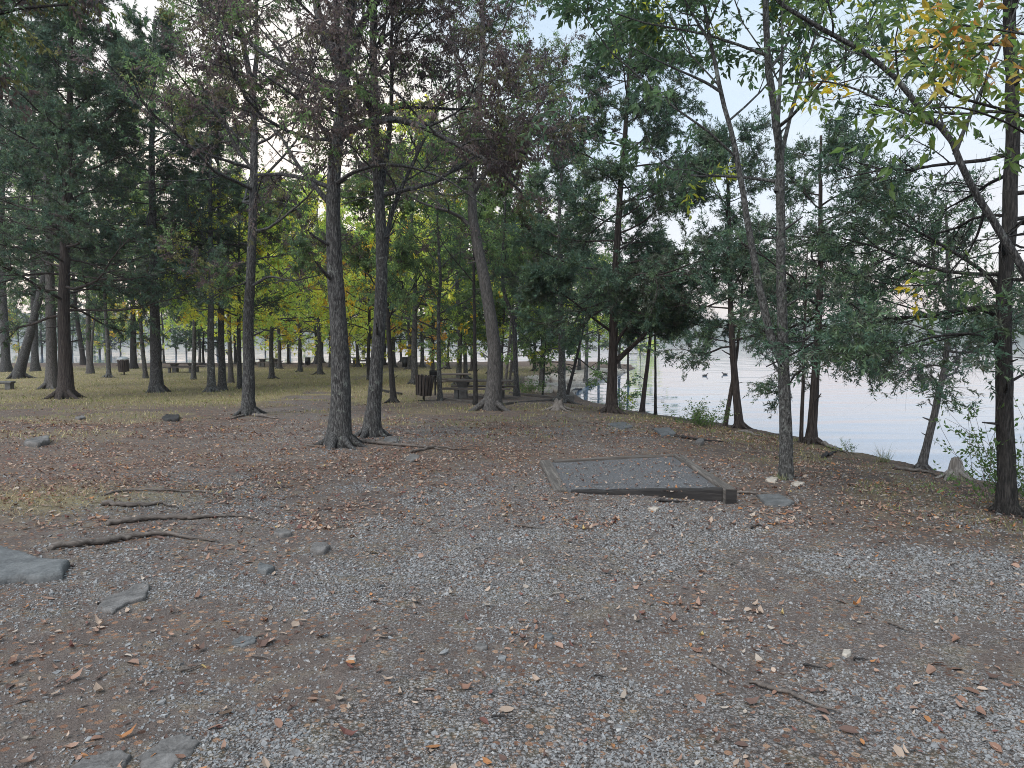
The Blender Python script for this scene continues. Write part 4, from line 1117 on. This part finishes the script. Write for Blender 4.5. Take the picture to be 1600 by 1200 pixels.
def grill(loc, rz, label):
    root = empty('pedestal_grill', loc, rz, label, 'grill')
    p = MB(); p.tube([(0, 0, -.2), (0, 0, .86)], [.04, .04], 10); p.build('post', M['iron'], root)
    b = MB(); b.box((0, 0, .88), (.5, .38, .03)); b.box((-.243, 0, 1.0), (.014, .38, .22)); b.box((.243, 0, 1.0), (.014, .38, .22)); b.box((0, .183, 1.0), (.47, .014, .22)); b.build('firebox', M['iron'], root)
    g_ = MB()
    for i in range(9): g_.box((0, -.16 + i * .037, 1.06), (.468, .010, .010))
    g_.build('grate', M['iron'], root)
g = on_ground(680, 617.5); grill(g, .2, 'black pedestal grill between the slatted bin and the slender grey tree')

def stone_bench():
    a = on_ground(2, 608); root = empty('stone_bench', a, .1, 'low grey slab bench at the edge of the wood, before the leaning grey trunk', 'bench')
    m_ = MB(); m_.box((-.2, 0, .34), (1.6, .45, .12), bev=.02, jit=.004); m_.build('seat', M['concrete'], root)
    for q in (-.7, .4): m_ = MB(); m_.box((q, 0, .10), (.28, .38, .36), bev=.02); m_.build('support', M['concrete'], root)
stone_bench()

# timber edging of the picnic terrace, and its end block
def ground_timber(name, label, p0, p1, wd, hh, mat, cat, lift=0.0):
    a, b = on_ground(*p0), on_ground(*p1); d = b - a; L = np.linalg.norm(d[:2]); ang = math.atan2(d[1], d[0])
    pit = -math.atan2(d[2], L)
    m_ = MB(); m_.box((0, 0, 0), (np.linalg.norm(d), wd, hh), bev=.012, jit=.003, seed=int(p0[0]))
    o = m_.build(name, mat); o.location = (a + b) / 2 + np.array([0, 0, lift]); o.rotation_euler = (0, pit, ang)
    tag(o, label, cat); return o
ground_timber('edging_timber', 'long weathered timber edging the picnic terrace toward the concrete block', (782, 634), (868, 626.5), .14, .18, M['timber_x'], 'timber', .02)
ground_timber('edging_timber', 'short timber edging the terrace in front of the slender grey tree', (692, 625), (742, 631), .14, .16, M['timber_x'], 'timber', .02)
ground_timber('edging_timber', 'far timber along the terrace edge above the weeds', (795, 616), (866, 623), .14, .2, M['timber_x'], 'timber', .02)
ground_timber('fallen_log', 'dark fallen log lying in the grass behind the dark two-tone trunk', (596, 611), (627, 617), .13, .13, M['timber_dark'], 'log', .03)
m_ = MB(); m_.box((0, 0, .13), (.42, .30, .42), bev=.02, jit=.004)
o = m_.build('concrete_block', M['concrete']); o.location = on_ground(889, 629.5); o.rotation_euler = (0, 0, .15); tag(o, 'low squared concrete block at the terrace corner by the water', 'block')

# ------------------------------------------------------------------ stones, roots, sticks, stumps
def slab(name, label, px, thick, mat, seed, lift=.5, tilt=0.0, cat="rock", tilt_dir=0.0, sub=4, rough=1.0):
    """px: outline on the ground as pixels of the photograph"""
    rng = np.random.default_rng(seed)
    P = np.array([on_ground(*p) for p in px]); c = P.mean(0)
    if name != 'limestone_ledge': thick = min(thick, .24 * min(np.ptp(P[:, 0]), np.ptp(P[:, 1])))
    Q = P - c; n = len(Q); R2 = []
    for i in range(n):
        a, b = Q[i], Q[(i + 1) % n]
        for s in range(sub):
            t = s / sub; p = a * (1 - t) + b * t
            R2.append(p * (1 + rng.normal(0, .055)))
    R2 = np.array(R2); n = len(R2)
    if np.sum(R2[:, 0] * np.roll(R2[:, 1], -1) - R2[:, 1] * np.roll(R2[:, 0], -1)) < 0: R2 = R2[::-1]
    rings = [(1.0, -.06 - thick * .5), (1.01, thick * .45), (.97, thick * .9), (.90, thick), (.72, thick), (.54, thick), (.36, thick), (.18, thick)]
    V = []
    for k, z in rings:
        v = R2 * k; v = v.copy(); v[:, 2] = R2[:, 2] * k + z + (rng.normal(0, thick * .05, n) if k > .95 else 0) + tilt * (v[:, 0] * math.cos(tilt_dir) + v[:, 1] * math.sin(tilt_dir))
        V.append(v)
    V = np.concatenate(V + [np.array([[0, 0, thick]])]); V[n:, 2] += rough * thick * 1.1 * (fbm(V[n:, 0] * 9 + seed, V[n:, 1] * 9, 3, seed) - .5)
    F = [[j * n + i, j * n + (i + 1) % n, (j + 1) * n + (i + 1) % n, (j + 1) * n + i] for j in range(len(rings) - 1) for i in range(n)]
    k = (len(rings) - 1) * n; Tt = [[k + i, k + (i + 1) % n, len(V) - 1] for i in range(n)]
    me = make_mesh(name, V, [F, Tt], True); o = obj(name, me, mat, None, c); tag(o, label, cat); return o
slab('stone_slab', 'large flat grey slab with a pointed end lying at the edge of the gravel', [(-60, 872), (0, 858), (40, 872), (62, 881), (109, 885), (97, 906), (30, 913), (-60, 920)], .05, M['slate'], 1, tilt=.02, rough=.18)
slab('stone_slab', 'pale flat slab sunk in the ground beside the timber pad', [(1182, 776), (1216, 775), (1241, 787), (1226, 794), (1196, 790)], .03, M['slate'], 2, rough=.3)
slab('stone_slab', 'grey slab on the bank below the wide cedar, nearer the lake', [(1021, 672), (1046, 671), (1057, 680), (1034, 684)], .05, M['slate'], 3)
slab('stone_slab', 'thin cracked grey slab on the slope in front of the wide cedar', [(945, 664), (975, 661), (992, 668), (970, 671)], .04, M['slate'], 4)
slab('rock', 'black slab of rock tipped up on the gravel before the straight grey cedar', [(252, 656), (262, 651), (280, 652), (281, 658), (262, 660)], .08, M['timber_dark'], 5)
slab('rock', 'flat grey-brown rock among orange leaves at the side of the gravel', [(38, 697), (52, 690), (76, 688), (79, 694), (60, 699)], .09, M['rock_brown'], 6)
slab('rock', 'small dark rock at the gravel edge before the fluted cedar', [(117, 654), (128, 652), (134, 655), (124, 657)], .06, M['rock_brown'], 7)
slab('rock', 'brown layered chunk of rock sitting in the gravel among leaves', [(483, 864), (489, 854), (506, 853), (515, 859), (507, 867), (491, 868)], .055, M['rock_brown'], 8)
slab('rock', 'dark knobbly chunk in the gravel near the bare roots', [(427, 838), (433, 832), (450, 832), (456, 837), (441, 841)], .05, M['rock_brown'], 9)
slab('rock', 'small grey angular rock below the bare roots', [(401, 896), (404, 886), (419, 887), (430, 893), (416, 899)], .045, M['slate'], 10)
slab('rock', 'white flat stone in the gravel with a pointed tip', [(362, 1007), (375, 998), (402, 999), (398, 1006), (378, 1012)], .018, M['slate'], 11)
slab('bedrock', 'rough grey bedrock outcrop breaking through below the slab with a pointed end', [(150, 955), (170, 935), (200, 925), (226, 910), (232, 922), (226, 938), (200, 945), (176, 960)], .022, M['rock_brown'], 12, cat='rock')
slab('bedrock', 'broad flat grey rock bedded in the ground near the bottom edge', [(215, 1185), (250, 1160), (285, 1152), (308, 1160), (300, 1180), (262, 1205), (225, 1208)], .014, M['rock_brown'], 14, cat='rock')
slab('bedrock', 'tan rough rock breaking the surface at the very bottom edge', [(95, 1215), (130, 1190), (180, 1178), (205, 1185), (190, 1205), (150, 1225)], .02, M['rock_brown'], 15, cat='rock')
slab('stone', 'rounded pale stone in the gravel', [(849, 1000), (852, 994), (862, 994), (865, 999), (857, 1003)], .035, M['slate'], 16)
slab('stone', 'greenish lump of stone in the middle of the gravel', [(742, 1016), (746, 1008), (758, 1008), (763, 1015), (752, 1019)], .04, M['rock_brown'], 17)
slab('stone', 'white pebble lying beside a tan leaf below the fallen sticks', [(1315, 1026), (1318, 1019), (1328, 1019), (1330, 1024), (1322, 1028)], .03, M['ledge'], 18)
slab('stone', 'pale chip of stone with a dark hollow in the gravel', [(541, 1036), (546, 1026), (554, 1026), (556, 1034), (548, 1039)], .03, M['ledge'], 19)
slab('rock', 'light rock among roots beside the flared oak', [(598, 691), (606, 685), (620, 685), (622, 692), (610, 695)], .045, M['rock_brown'], 20)
slab('rock', 'pale broken rocks in the dark leaf patch beside the oaks', [(634, 717), (642, 712), (655, 713), (654, 720), (642, 722)], .03, M['rock_brown'], 21)
slab('rock', 'flat stone on the grassy bank in front of the forked tree', [(1195, 752), (1205, 748), (1216, 750), (1210, 755)], .03, M['ledge'], 22)
slab('rock', 'two-toned flat stone at the foot of the bank, below the forked tree', [(1236, 757), (1246, 754), (1257, 757), (1246, 761)], .03, M['ledge'], 23)
slab('rock', 'dark rock on the bank between the forked tree and the pad', [(1086, 694), (1090, 690), (1099, 690), (1100, 695), (1093, 697)], .07, M['rock_brown'], 24)
slab('rock', 'light stone splinter under the front of the timber pad', [(1012, 798), (1020, 795), (1030, 797), (1024, 800)], .025, M['ledge'], 25)
# tan ledges of the cove
rng_l = np.random.default_rng(8)
k = 0
for py, xs in ((611, (850, 872, 905)), (603, (832, 868, 905)), (595, (845, 884, 918)), (589, (872, 905, 938)), (584, (890, 925, 955)), (580, (935, 962))):
    for px in xs:
        wx = rng_l.uniform(15, 24); wy = rng_l.uniform(2.0, 3.6); a = np.linspace(0, 6.283, 9)[:-1]
        px2 = px + rng_l.uniform(-5, 5)
        slab('limestone_ledge', 'layered tan limestone ledge stepping down to the cove', [(px2 + wx * math.cos(t) * rng_l.uniform(.8, 1.1), py + wy * math.sin(t)) for t in a], rng_l.uniform(.12, .3), M['ledge'], 200 + k)['group'] = 'tan ledges by the cove'
        k += 1

def root_wood(name, label, px, wid, mat='root', cat='root', lift=1.0, seed=0, taper=.3, sub=5):
    rng = np.random.default_rng(seed)
    P = np.array([on_ground(*p) for p in px]); P = resample(P, sub * len(px)); n = len(P)
    Y = P[0][1]; r = wid / 2 / F_PX * Y
    t = np.linspace(0, 1, n); rr = r * (.35 + .65 * np.sin(np.pi * np.clip(t * .8 + .2, 0, 1)) ** .6) * (1 - (1 - taper) * t) * (1 + rng.normal(0, .12, n))
    P[:, 2] = ground_z(P[:, 0], P[:, 1]) + rr * lift * (.7 + rng.normal(0, .25, n)) + .012; P[[0, -1], 2] -= rr[[0, -1]] * 1.2
    P[:, :2] += rng.normal(0, r * .25, (n, 2))
    c = P.mean(0); m_ = MB(); m_.tube(P - c, rr, 9)
    m_.V = [v + rng.normal(0, r * .07, v.shape) for v in m_.V]
    o = m_.build(name, M[mat], None, True, c); tag(o, label, cat); return o
root_wood('exposed_root', 'long bare root crossing the gravel, the longest of the roots', [(165, 822), (205, 817), (250, 812), (300, 813), (345, 808), (375, 808), (402, 813)], 11, seed=1)
root_wood('exposed_root', 'thick arched root lying nearest to the flat grey slab', [(75, 860), (120, 855), (160, 850), (205, 842), (260, 837), (300, 843), (342, 847)], 13, seed=2)
root_wood('exposed_root', 'thin root farthest up the gravel from the grey slab', [(160, 775), (195, 769), (250, 768), (310, 770), (352, 778), (400, 785)], 5, seed=3)
root_wood('exposed_root', 'short humped dark root above the long bare root', [(160, 790), (205, 793), (232, 791), (255, 788), (278, 795)], 10, seed=4)
root_wood('exposed_root', 'thin root running from the foot of the flared oak past the light rock', [(552, 690), (585, 694), (625, 697), (668, 700), (700, 706)], 7, seed=5, taper=.4)
root_wood('exposed_root', 'root reaching sideways from the upright oak across dry grass', [(396, 650), (410, 652), (425, 654), (438, 655)], 7, seed=6)
root_wood('exposed_root', 'thin root from the upright oak toward the open gravel', [(382, 650), (370, 653), (358, 656)], 5, seed=7)
root_wood('exposed_root', 'knotted root in the dark leaf patch beside the oaks', [(640, 708), (665, 703), (690, 700), (720, 704), (735, 703)], 6, seed=8)
root_wood('exposed_root', 'root creeping down the bank from the dark bushy cedar', [(1280, 694), (1295, 699), (1310, 704), (1325, 710)], 7, seed=9, mat='deadwood')
root_wood('exposed_root', 'pale root beside the twin-stemmed cedar', [(1150, 675), (1165, 677), (1185, 682), (1205, 686)], 7, seed=10, mat='deadwood')
root_wood('exposed_root', 'root running along the bank from the thin leaning tree', [(1395, 733), (1415, 736), (1440, 738), (1465, 744)], 7, seed=11)
root_wood('exposed_root', 'long thin root by the pale sunken slab', [(1150, 772), (1175, 773), (1205, 774), (1222, 780)], 5, seed=12)
root_wood('stick', 'long thin stick lying across the gravel, the longest stick', [(1172, 1068), (1200, 1078), (1235, 1088), (1272, 1105), (1314, 1116)], 7, 'root', 'stick', .8, 13, .6)
root_wood('stick', 'short straight stick above the long thin stick', [(1388, 976), (1408, 985), (1430, 992)], 5, 'root', 'stick', .8, 14)
root_wood('stick', 'dark twig in the gravel beside the long stick, closer to the middle', [(1112, 1040), (1127, 1048), (1142, 1057)], 6, 'root', 'stick', .8, 15)
root_wood('stick', 'bent twig with a leaf at its end on the gravel', [(282, 1050), (292, 1049), (310, 1042), (326, 1037)], 5, 'root', 'stick', .8, 16)
root_wood('stick', 'dark stick lying over the front of the timber pad', [(1028, 784), (1050, 786), (1075, 785)], 6, 'timber_dark', 'stick', .8, 17)
root_wood('stick', 'thin dark stick in the leaf litter left of the pad', [(805, 823), (825, 825), (850, 827)], 4, 'root', 'stick', .8, 18)
root_wood('stick', 'dark stick on the gravel above the white pebble', [(1255, 1042), (1270, 1046), (1287, 1048)], 5, 'timber_dark', 'stick', .8, 19)
root_wood('driftwood', 'dark driftwood piece tilted up on the bank below the dark bushy cedar', [(1284, 716), (1294, 713), (1303, 708), (1310, 703)], 7, 'timber_dark', 'driftwood', 1.2, 20)
root_wood('stick', 'dark branch lying on the dirt slope under the wide cedar', [(1055, 683), (1080, 687), (1110, 690), (1140, 692)], 6, 'timber_dark', 'stick', .7, 21)
rs = random.Random(9)
for i in range(26):
    px, py = rs.uniform(30, 1560), rs.uniform(690, 1150); a = rs.uniform(-.5, .5); L = rs.uniform(12, 30) * (py / 900)
    root_wood('twig', 'short thin broken twig lying in the gravel', [(px, py), (px + L * .5, py + a * L * .25 + rs.uniform(-2, 2)), (px + L, py + a * L * .5)], rs.uniform(2.5, 4.5), rs.choice(['root', 'timber_dark', 'deadwood']), 'twig', .8, 300 + i)['group'] = 'twigs strewn on the gravel'

def stump(loc, r, h, nroot, mat, label, seed):
    rng = np.random.default_rng(seed); m_ = MB(); sides = 20
    prof = [(r * 1.7, -.1), (r * 1.45, h * .12), (r * 1.12, h * .35), (r * .95, h * .65), (r * .85, h * .92), (r * .8, h)]
    a = np.arange(sides) * 6.2832 / sides; V = []
    ph = rng.random(3) * 6
    for j, (q, z) in enumerate(prof):
        lob = 1 + .16 * np.sin(a * 5 + ph[0]) * (1 - j / 7) + .10 * np.sin(a * 9 + ph[1]) + rng.normal(0, .03, sides)
        zz = z + (h * .14 * np.sin(a * 2 + ph[2]) + h * .06 * rng.normal(0, 1, sides) if j >= 4 else 0)
        V.append(np.stack([q * lob * np.cos(a), q * lob * np.sin(a), np.full(sides, z) if j < 4 else zz], 1))
    V = np.concatenate(V + [np.array([[0, 0, h * .7]])]); n = sides
    F = [[j * n + i, j * n + (i + 1) % n, (j + 1) * n + (i + 1) % n, (j + 1) * n + i] for j in range(5) for i in range(n)]
    m_.add(V, [F, [[5 * n + i, 5 * n + (i + 1) % n, len(V) - 1] for i in range(n)]])
    root = empty('tree_stump', loc, 0, label, 'stump')
    m_.build('stump_body', M[mat], root, True)
    for i in range(nroot):
        a0 = i * 6.2832 / nroot + rng.normal(0, .2); L = r * rng.uniform(2.6, 5.2); s_ = np.linspace(0, 1, 9)
        x = (r * .7 + s_ * L); P = np.stack([np.cos(a0 + .4 * s_) * x, np.sin(a0 + .4 * s_) * x, h * .42 * (1 - s_) ** 2.4 - .03 * s_], 1)
        P[:, 2] += [float(ground_z(loc[0] + p[0], loc[1] + p[1]) - loc[2]) for p in P]
        q = MB(); q.tube(P, r * (.36 - .27 * s_), 8); q.build('root', M[mat], root, True)
g = on_ground(1493, 746); stump(g, .105, .30, 7, 'deadwood', 'pale weathered stump with spreading roots on the lake bank', 4)
g = on_ground(873, 641); stump(g, .16, .34, 4, 'deadwood', 'small broken stump in the leaves near the terrace timber', 5)

# ------------------------------------------------------------------ low plants
def plant(name, label, px, py, n, h, spread, size, pal, seed, grassy=False, cat='plant', wr=.45, dz=0.0):
    rng = np.random.default_rng(seed); b = on_ground(px, py); b[2] += dz
    az = rng.random(n) * 6.283; el = np.radians(rng.uniform(35, 88, n) if not grassy else rng.uniform(50, 88, n))
    q = rng.normal(0, spread * .35, (n, 3)); q[:, 2] = -.03
    D = np.stack([np.cos(az) * np.cos(el), np.sin(az) * np.cos(el), np.sin(el)], 1)
    P = grow(q, D, h * rng.uniform(.5, 1.1, n), 6, .12, -.10 if grassy else -.03, rng)
    root = empty(name, b, 0, label, cat)
    cols, wts = PAL[pal]; c = np.array(cols)[rng.choice(len(cols), n, p=np.array(wts) / sum(wts))]
    if grassy:
        w_ = .006 * np.linspace(1, .1, 7)[None, :, None] * np.ones((n, 1, 1)); sdv = nrm(np.cross(D, [0, 0, 1.0]))[:, None] * w_
        V = np.stack([P - sdv, P + sdv], 2).reshape(n, -1, 3)
        f = np.array([[2 * i, 2 * i + 1, 2 * i + 3, 2 * i + 2] for i in range(6)]); F = (np.arange(n) * 14)[:, None, None] + f[None]
        obj('blades', make_mesh('blades', V.reshape(-1, 3), [F.reshape(-1, 4)], False, np.repeat(c, 14, 0)), M['grass'], root)
    else:
        V, F = tube_batch(P, np.full((n, 7), .004) * np.linspace(1, .4, 7), 4)
        obj('stems', make_mesh('stems', V, [F], True), M['root'], root)
        q2, tan, _, _, idx = spawn(P, np.zeros((n, 7)), 5, .25, 1.0, rng)
        P3 = grow(q2, side_dir(tan, np.full(len(q2), .8), .7, rng), np.full(len(q2), size * 2.2), 2, .1, -.02, rng)
        LV, LF, LC = leaves(P3, c[idx], 6, size, wr, .15, .5, rng)
        obj('foliage', make_mesh('foliage', LV, [LF], False, LC), M['leaf'], root)
    return root
PAL['weed'] = ([(.11, .17, .06), (.085, .14, .045), (.15, .20, .08)], [.4, .4, .2])
PAL['reed'] = ([(.14, .15, .08), (.22, .20, .11), (.10, .13, .06)], [.4, .3, .3])
plant('shrub', 'bright green weedy shrub on the bank crest beside the twin-stemmed cedar', 1097, 666, 46, .75, .75, .07, 'weed', 1, cat='shrub')
plant('grass_clump', 'clump of arching grass on the bank before the thin leaning tree', 1381, 722, 60, .42, .16, .05, 'reed', 2, True, 'grass clump')
plant('weed', 'slender weed with small leaves on the bank past the dark bushy cedar', 1322, 708, 14, .34, .22, .03, 'green', 3)
plant('weed', 'light green weeds at the foot of the tan ledges', 828, 616, 40, .8, .9, .08, 'weed', 4, cat='plant')
plant('shrub', 'leafy bright green shrub at the water behind the black-trunked cedar', 1592, 800, 60, 1.5, .5, .06, 'weed', 5, cat='shrub')
plant('shrub', 'small green bush sprouting next to the wide cedar above the cove', 968, 646, 14, .5, .25, .05, 'weed', 6, cat='shrub')
plant('grass_clump', 'sparse grass tuft by the pale stump', 1500, 752, 40, .2, .25, .05, 'reed', 7, True, 'grass clump')
plant('grass_clump', 'thin grass tuft at the foot of the forked tree', 1222, 750, 60, .16, .16, .05, 'reed', 8, True, 'grass clump')

# ------------------------------------------------------------------ ducks on the lake
def duck(px, py, rz, label):
    d = ray(px, py); t = (LAKE_Z - CAM_H) / d[2]; p = d * t; p[2] = LAKE_Z
    root = empty('duck', p, rz, label, 'duck')
    m, tt, b = new_mat('dark_feathers'); b.inputs['Base Color'].default_value = (.03, .028, .026, 1)
    q = MB(); q.tube([(-.24, 0, .10), (-.16, 0, .06), (0, 0, .05), (.13, 0, .06), (.19, 0, .11), (.21, 0, .18), (.24, 0, .22), (.28, 0, .215), (.34, 0, .20)], [.01, .06, .10, .085, .05, .035, .042, .035, .008], 10)
    q.build('body', m, root, True)
duck(1101, 587.5, .1, 'dark duck floating on the lake, the one farther from the twin-stemmed cedar')
duck(1133, 585.5, 2.9, 'small dark duck floating close beside the twin-stemmed cedar trunk')

# ------------------------------------------------------------------ loose cover: stones, leaves, grass
def sample_fan(n, y0, y1, rng, margin=.9, power=1.0):
    y = (rng.random(n) * (y1 ** power - y0 ** power) + y0 ** power) ** (1 / power)
    x = (rng.random(n) * 2 - 1) * (.74 * y + margin)
    return x, y
def build_gravel():
    rng = np.random.default_rng(77)
    XS, YS, RS = [], [], []
    for n, y0, y1, ra, rb in ((120000, 1.6, 5.0, .0035, .0085), (4500, 1.6, 6.0, .008, .016), (80000, 5.0, 10.0, .006, .013), (300, 1.8, 9.0, .014, .026), (36000, 9.5, 18.0, .010, .020)):
        x, y = sample_fan(n, y0, y1, rng)
        gr, gs, lt, rk, so = zones(x, y)
        keep = rng.random(n) < np.clip(.10 + .85 * gr * sstep(.36, .62, fbm(x * 1.6, y * 1.6, 4, 55)), 0, 1)
        keep &= shore_sd(x, y) > .8
        XS.append(x[keep]); YS.append(y[keep]); RS.append(rng.uniform(ra, rb, keep.sum()))
    x, y, r = map(np.concatenate, (XS, YS, RS))
    P = np.stack([x, y, ground_z(x, y) + r * .12], 1)
    V, F, Cc = stones_geo(P, r, rng, .90)
    tag(obj('gravel', make_mesh('gravel', V, [F], False, Cc), M['gravel']), 'loose grey crushed gravel over the open ground', 'gravel', None, 'stuff')
build_gravel()

def build_litter():
    rng = np.random.default_rng(78); XS, YS = [], []
    for n, y0, y1 in ((8000, 1.7, 7.0), (80000, 6.5, 20.0), (36000, 18.0, 45.0)):
        x, y = sample_fan(n, y0, y1, rng, 1.0)
        gr, gs, lt, rk, so = zones(x, y)
        keep = (rng.random(n) < np.clip(.16 + .85 * lt * (.15 + 1.7 * sstep(.42, .68, fbm(x * 1.5, y * 1.5, 4, 66))), 0, 1)) & (shore_sd(x, y) > .7)
        XS.append(x[keep]); YS.append(y[keep])
    x, y = np.concatenate(XS), np.concatenate(YS); n = len(x)
    L = np.clip(rng.lognormal(-3.25, .40, n), .018, .085) * (1 + .35 * (y > 15)); W = L * rng.uniform(.32, .55, n)
    a = rng.random(n) * 6.283
    u = np.stack([np.cos(a), np.sin(a), rng.normal(0, .18, n)], 1); s_ = np.stack([-np.sin(a), np.cos(a), rng.normal(0, .30, n)], 1)
    zz = ground_z(x, y) + .010; pz, ins_ = pad_top(x, y); zz = np.where(ins_, pz + .012, zz)
    P = np.stack([x, y, zz], 1); up = np.array([0, 0, 1.0])
    curl = rng.uniform(-.15, .55, n)[:, None] * L[:, None]; fold = rng.uniform(0, .5, n)[:, None] * W[:, None]
    def pt(f, sw): return P + u * (L * (f - .5))[:, None] + s_ * (W * sw)[:, None] + up * (curl * (2 * f - 1) ** 2 + fold * abs(sw))
    V = np.stack([pt(0, 0), pt(.3, .46), pt(.3, 0), pt(.3, -.46), pt(.68, .40), pt(.68, 0), pt(.68, -.40), pt(1, 0)], 1)
    T = np.array([[0, 2, 1], [0, 3, 2], [5, 7, 4], [5, 6, 7]]); Q = np.array([[2, 5, 4, 1], [2, 3, 6, 5]])
    b = (np.arange(n) * 8)[:, None, None]
    pal = np.array([(.34, .15, .06), (.27, .165, .12), (.34, .25, .19), (.18, .10, .07), (.11, .066, .052), (.38, .27, .11), (.33, .27, .22), (.14, .06, .048)])
    c = .85 * pal[rng.choice(len(pal), n, p=[.06, .22, .19, .22, .17, .01, .06, .07])] * rng.uniform(.75, 1.2, (n, 1))
    tag(obj('fallen_leaves', make_mesh('fallen_leaves', V.reshape(-1, 3), [(b + T[None]).reshape(-1, 3), (b + Q[None]).reshape(-1, 4)], False, np.repeat(c, 8, 0)), M['litter']),
        'scattered orange, tan and brown fallen leaves', 'leaves', None, 'stuff')
build_litter()

def build_grass():
    rng = np.random.default_rng(79); XS, YS, HS = [], [], []
    for n, y0, y1, h0, h1 in ((90000, 4.0, 14.0, .02, .065), (70000, 13, 30, .04, .10), (110000, 24, 72, .06, .13)):
        x, y = sample_fan(n, y0, y1, rng, 1.5)
        gr, gs, lt, rk, so = zones(x, y)
        keep = (rng.random(n) < gs * (.25 + sstep(.4, .6, fbm(x * 1.4, y * 1.4, 3, 88)))) & (shore_sd(x, y) > .4)
        XS.append(x[keep]); YS.append(y[keep]); HS.append(rng.uniform(h0, h1, keep.sum()))
    x, y, h = map(np.concatenate, (XS, YS, HS)); n = len(x)
    a = rng.random(n) * 6.283; wd = h * .07 + .0025 * (y > 14)
    P = np.stack([x, y, ground_z(x, y) - .005], 1); sx = np.stack([np.cos(a), np.sin(a), np.zeros(n)], 1) * wd[:, None]
    ln = rng.normal(0, .6, (n, 3)); ln[:, 2] = 1; tip = P + ln * h[:, None]; midp = P + ln * h[:, None] * .5 * np.array([.6, .6, 1.15])
    V = np.stack([P - sx, P + sx, midp + sx * .8, midp - sx * .8, tip], 1)
    b = (np.arange(n) * 5)[:, None]
    pal = np.array([(.30, .25, .125), (.36, .31, .18), (.16, .17, .06), (.11, .14, .045), (.25, .22, .10)])
    far = y > 20
    pk = np.where(far, rng.choice(5, n, p=[.22, .14, .26, .14, .24]), np.where(x < -2.5, rng.choice([0, 1, 1, 4], n), rng.choice(5, n, p=[.15, .10, .35, .20, .20])))
    c = pal[pk] * rng.uniform(.8, 1.2, (n, 1)); c = np.where(((x < -2.5) & (y < 14))[:, None], c * [.95, .86, .95], c)
    tag(obj('grass', make_mesh('grass', V.reshape(-1, 3), [b + [0, 1, 2, 3], b + [3, 2, 4]], False, np.repeat(c, 5, 0)), M['grass']), 'short dry and green grass', 'grass', None, 'stuff')
build_grass()
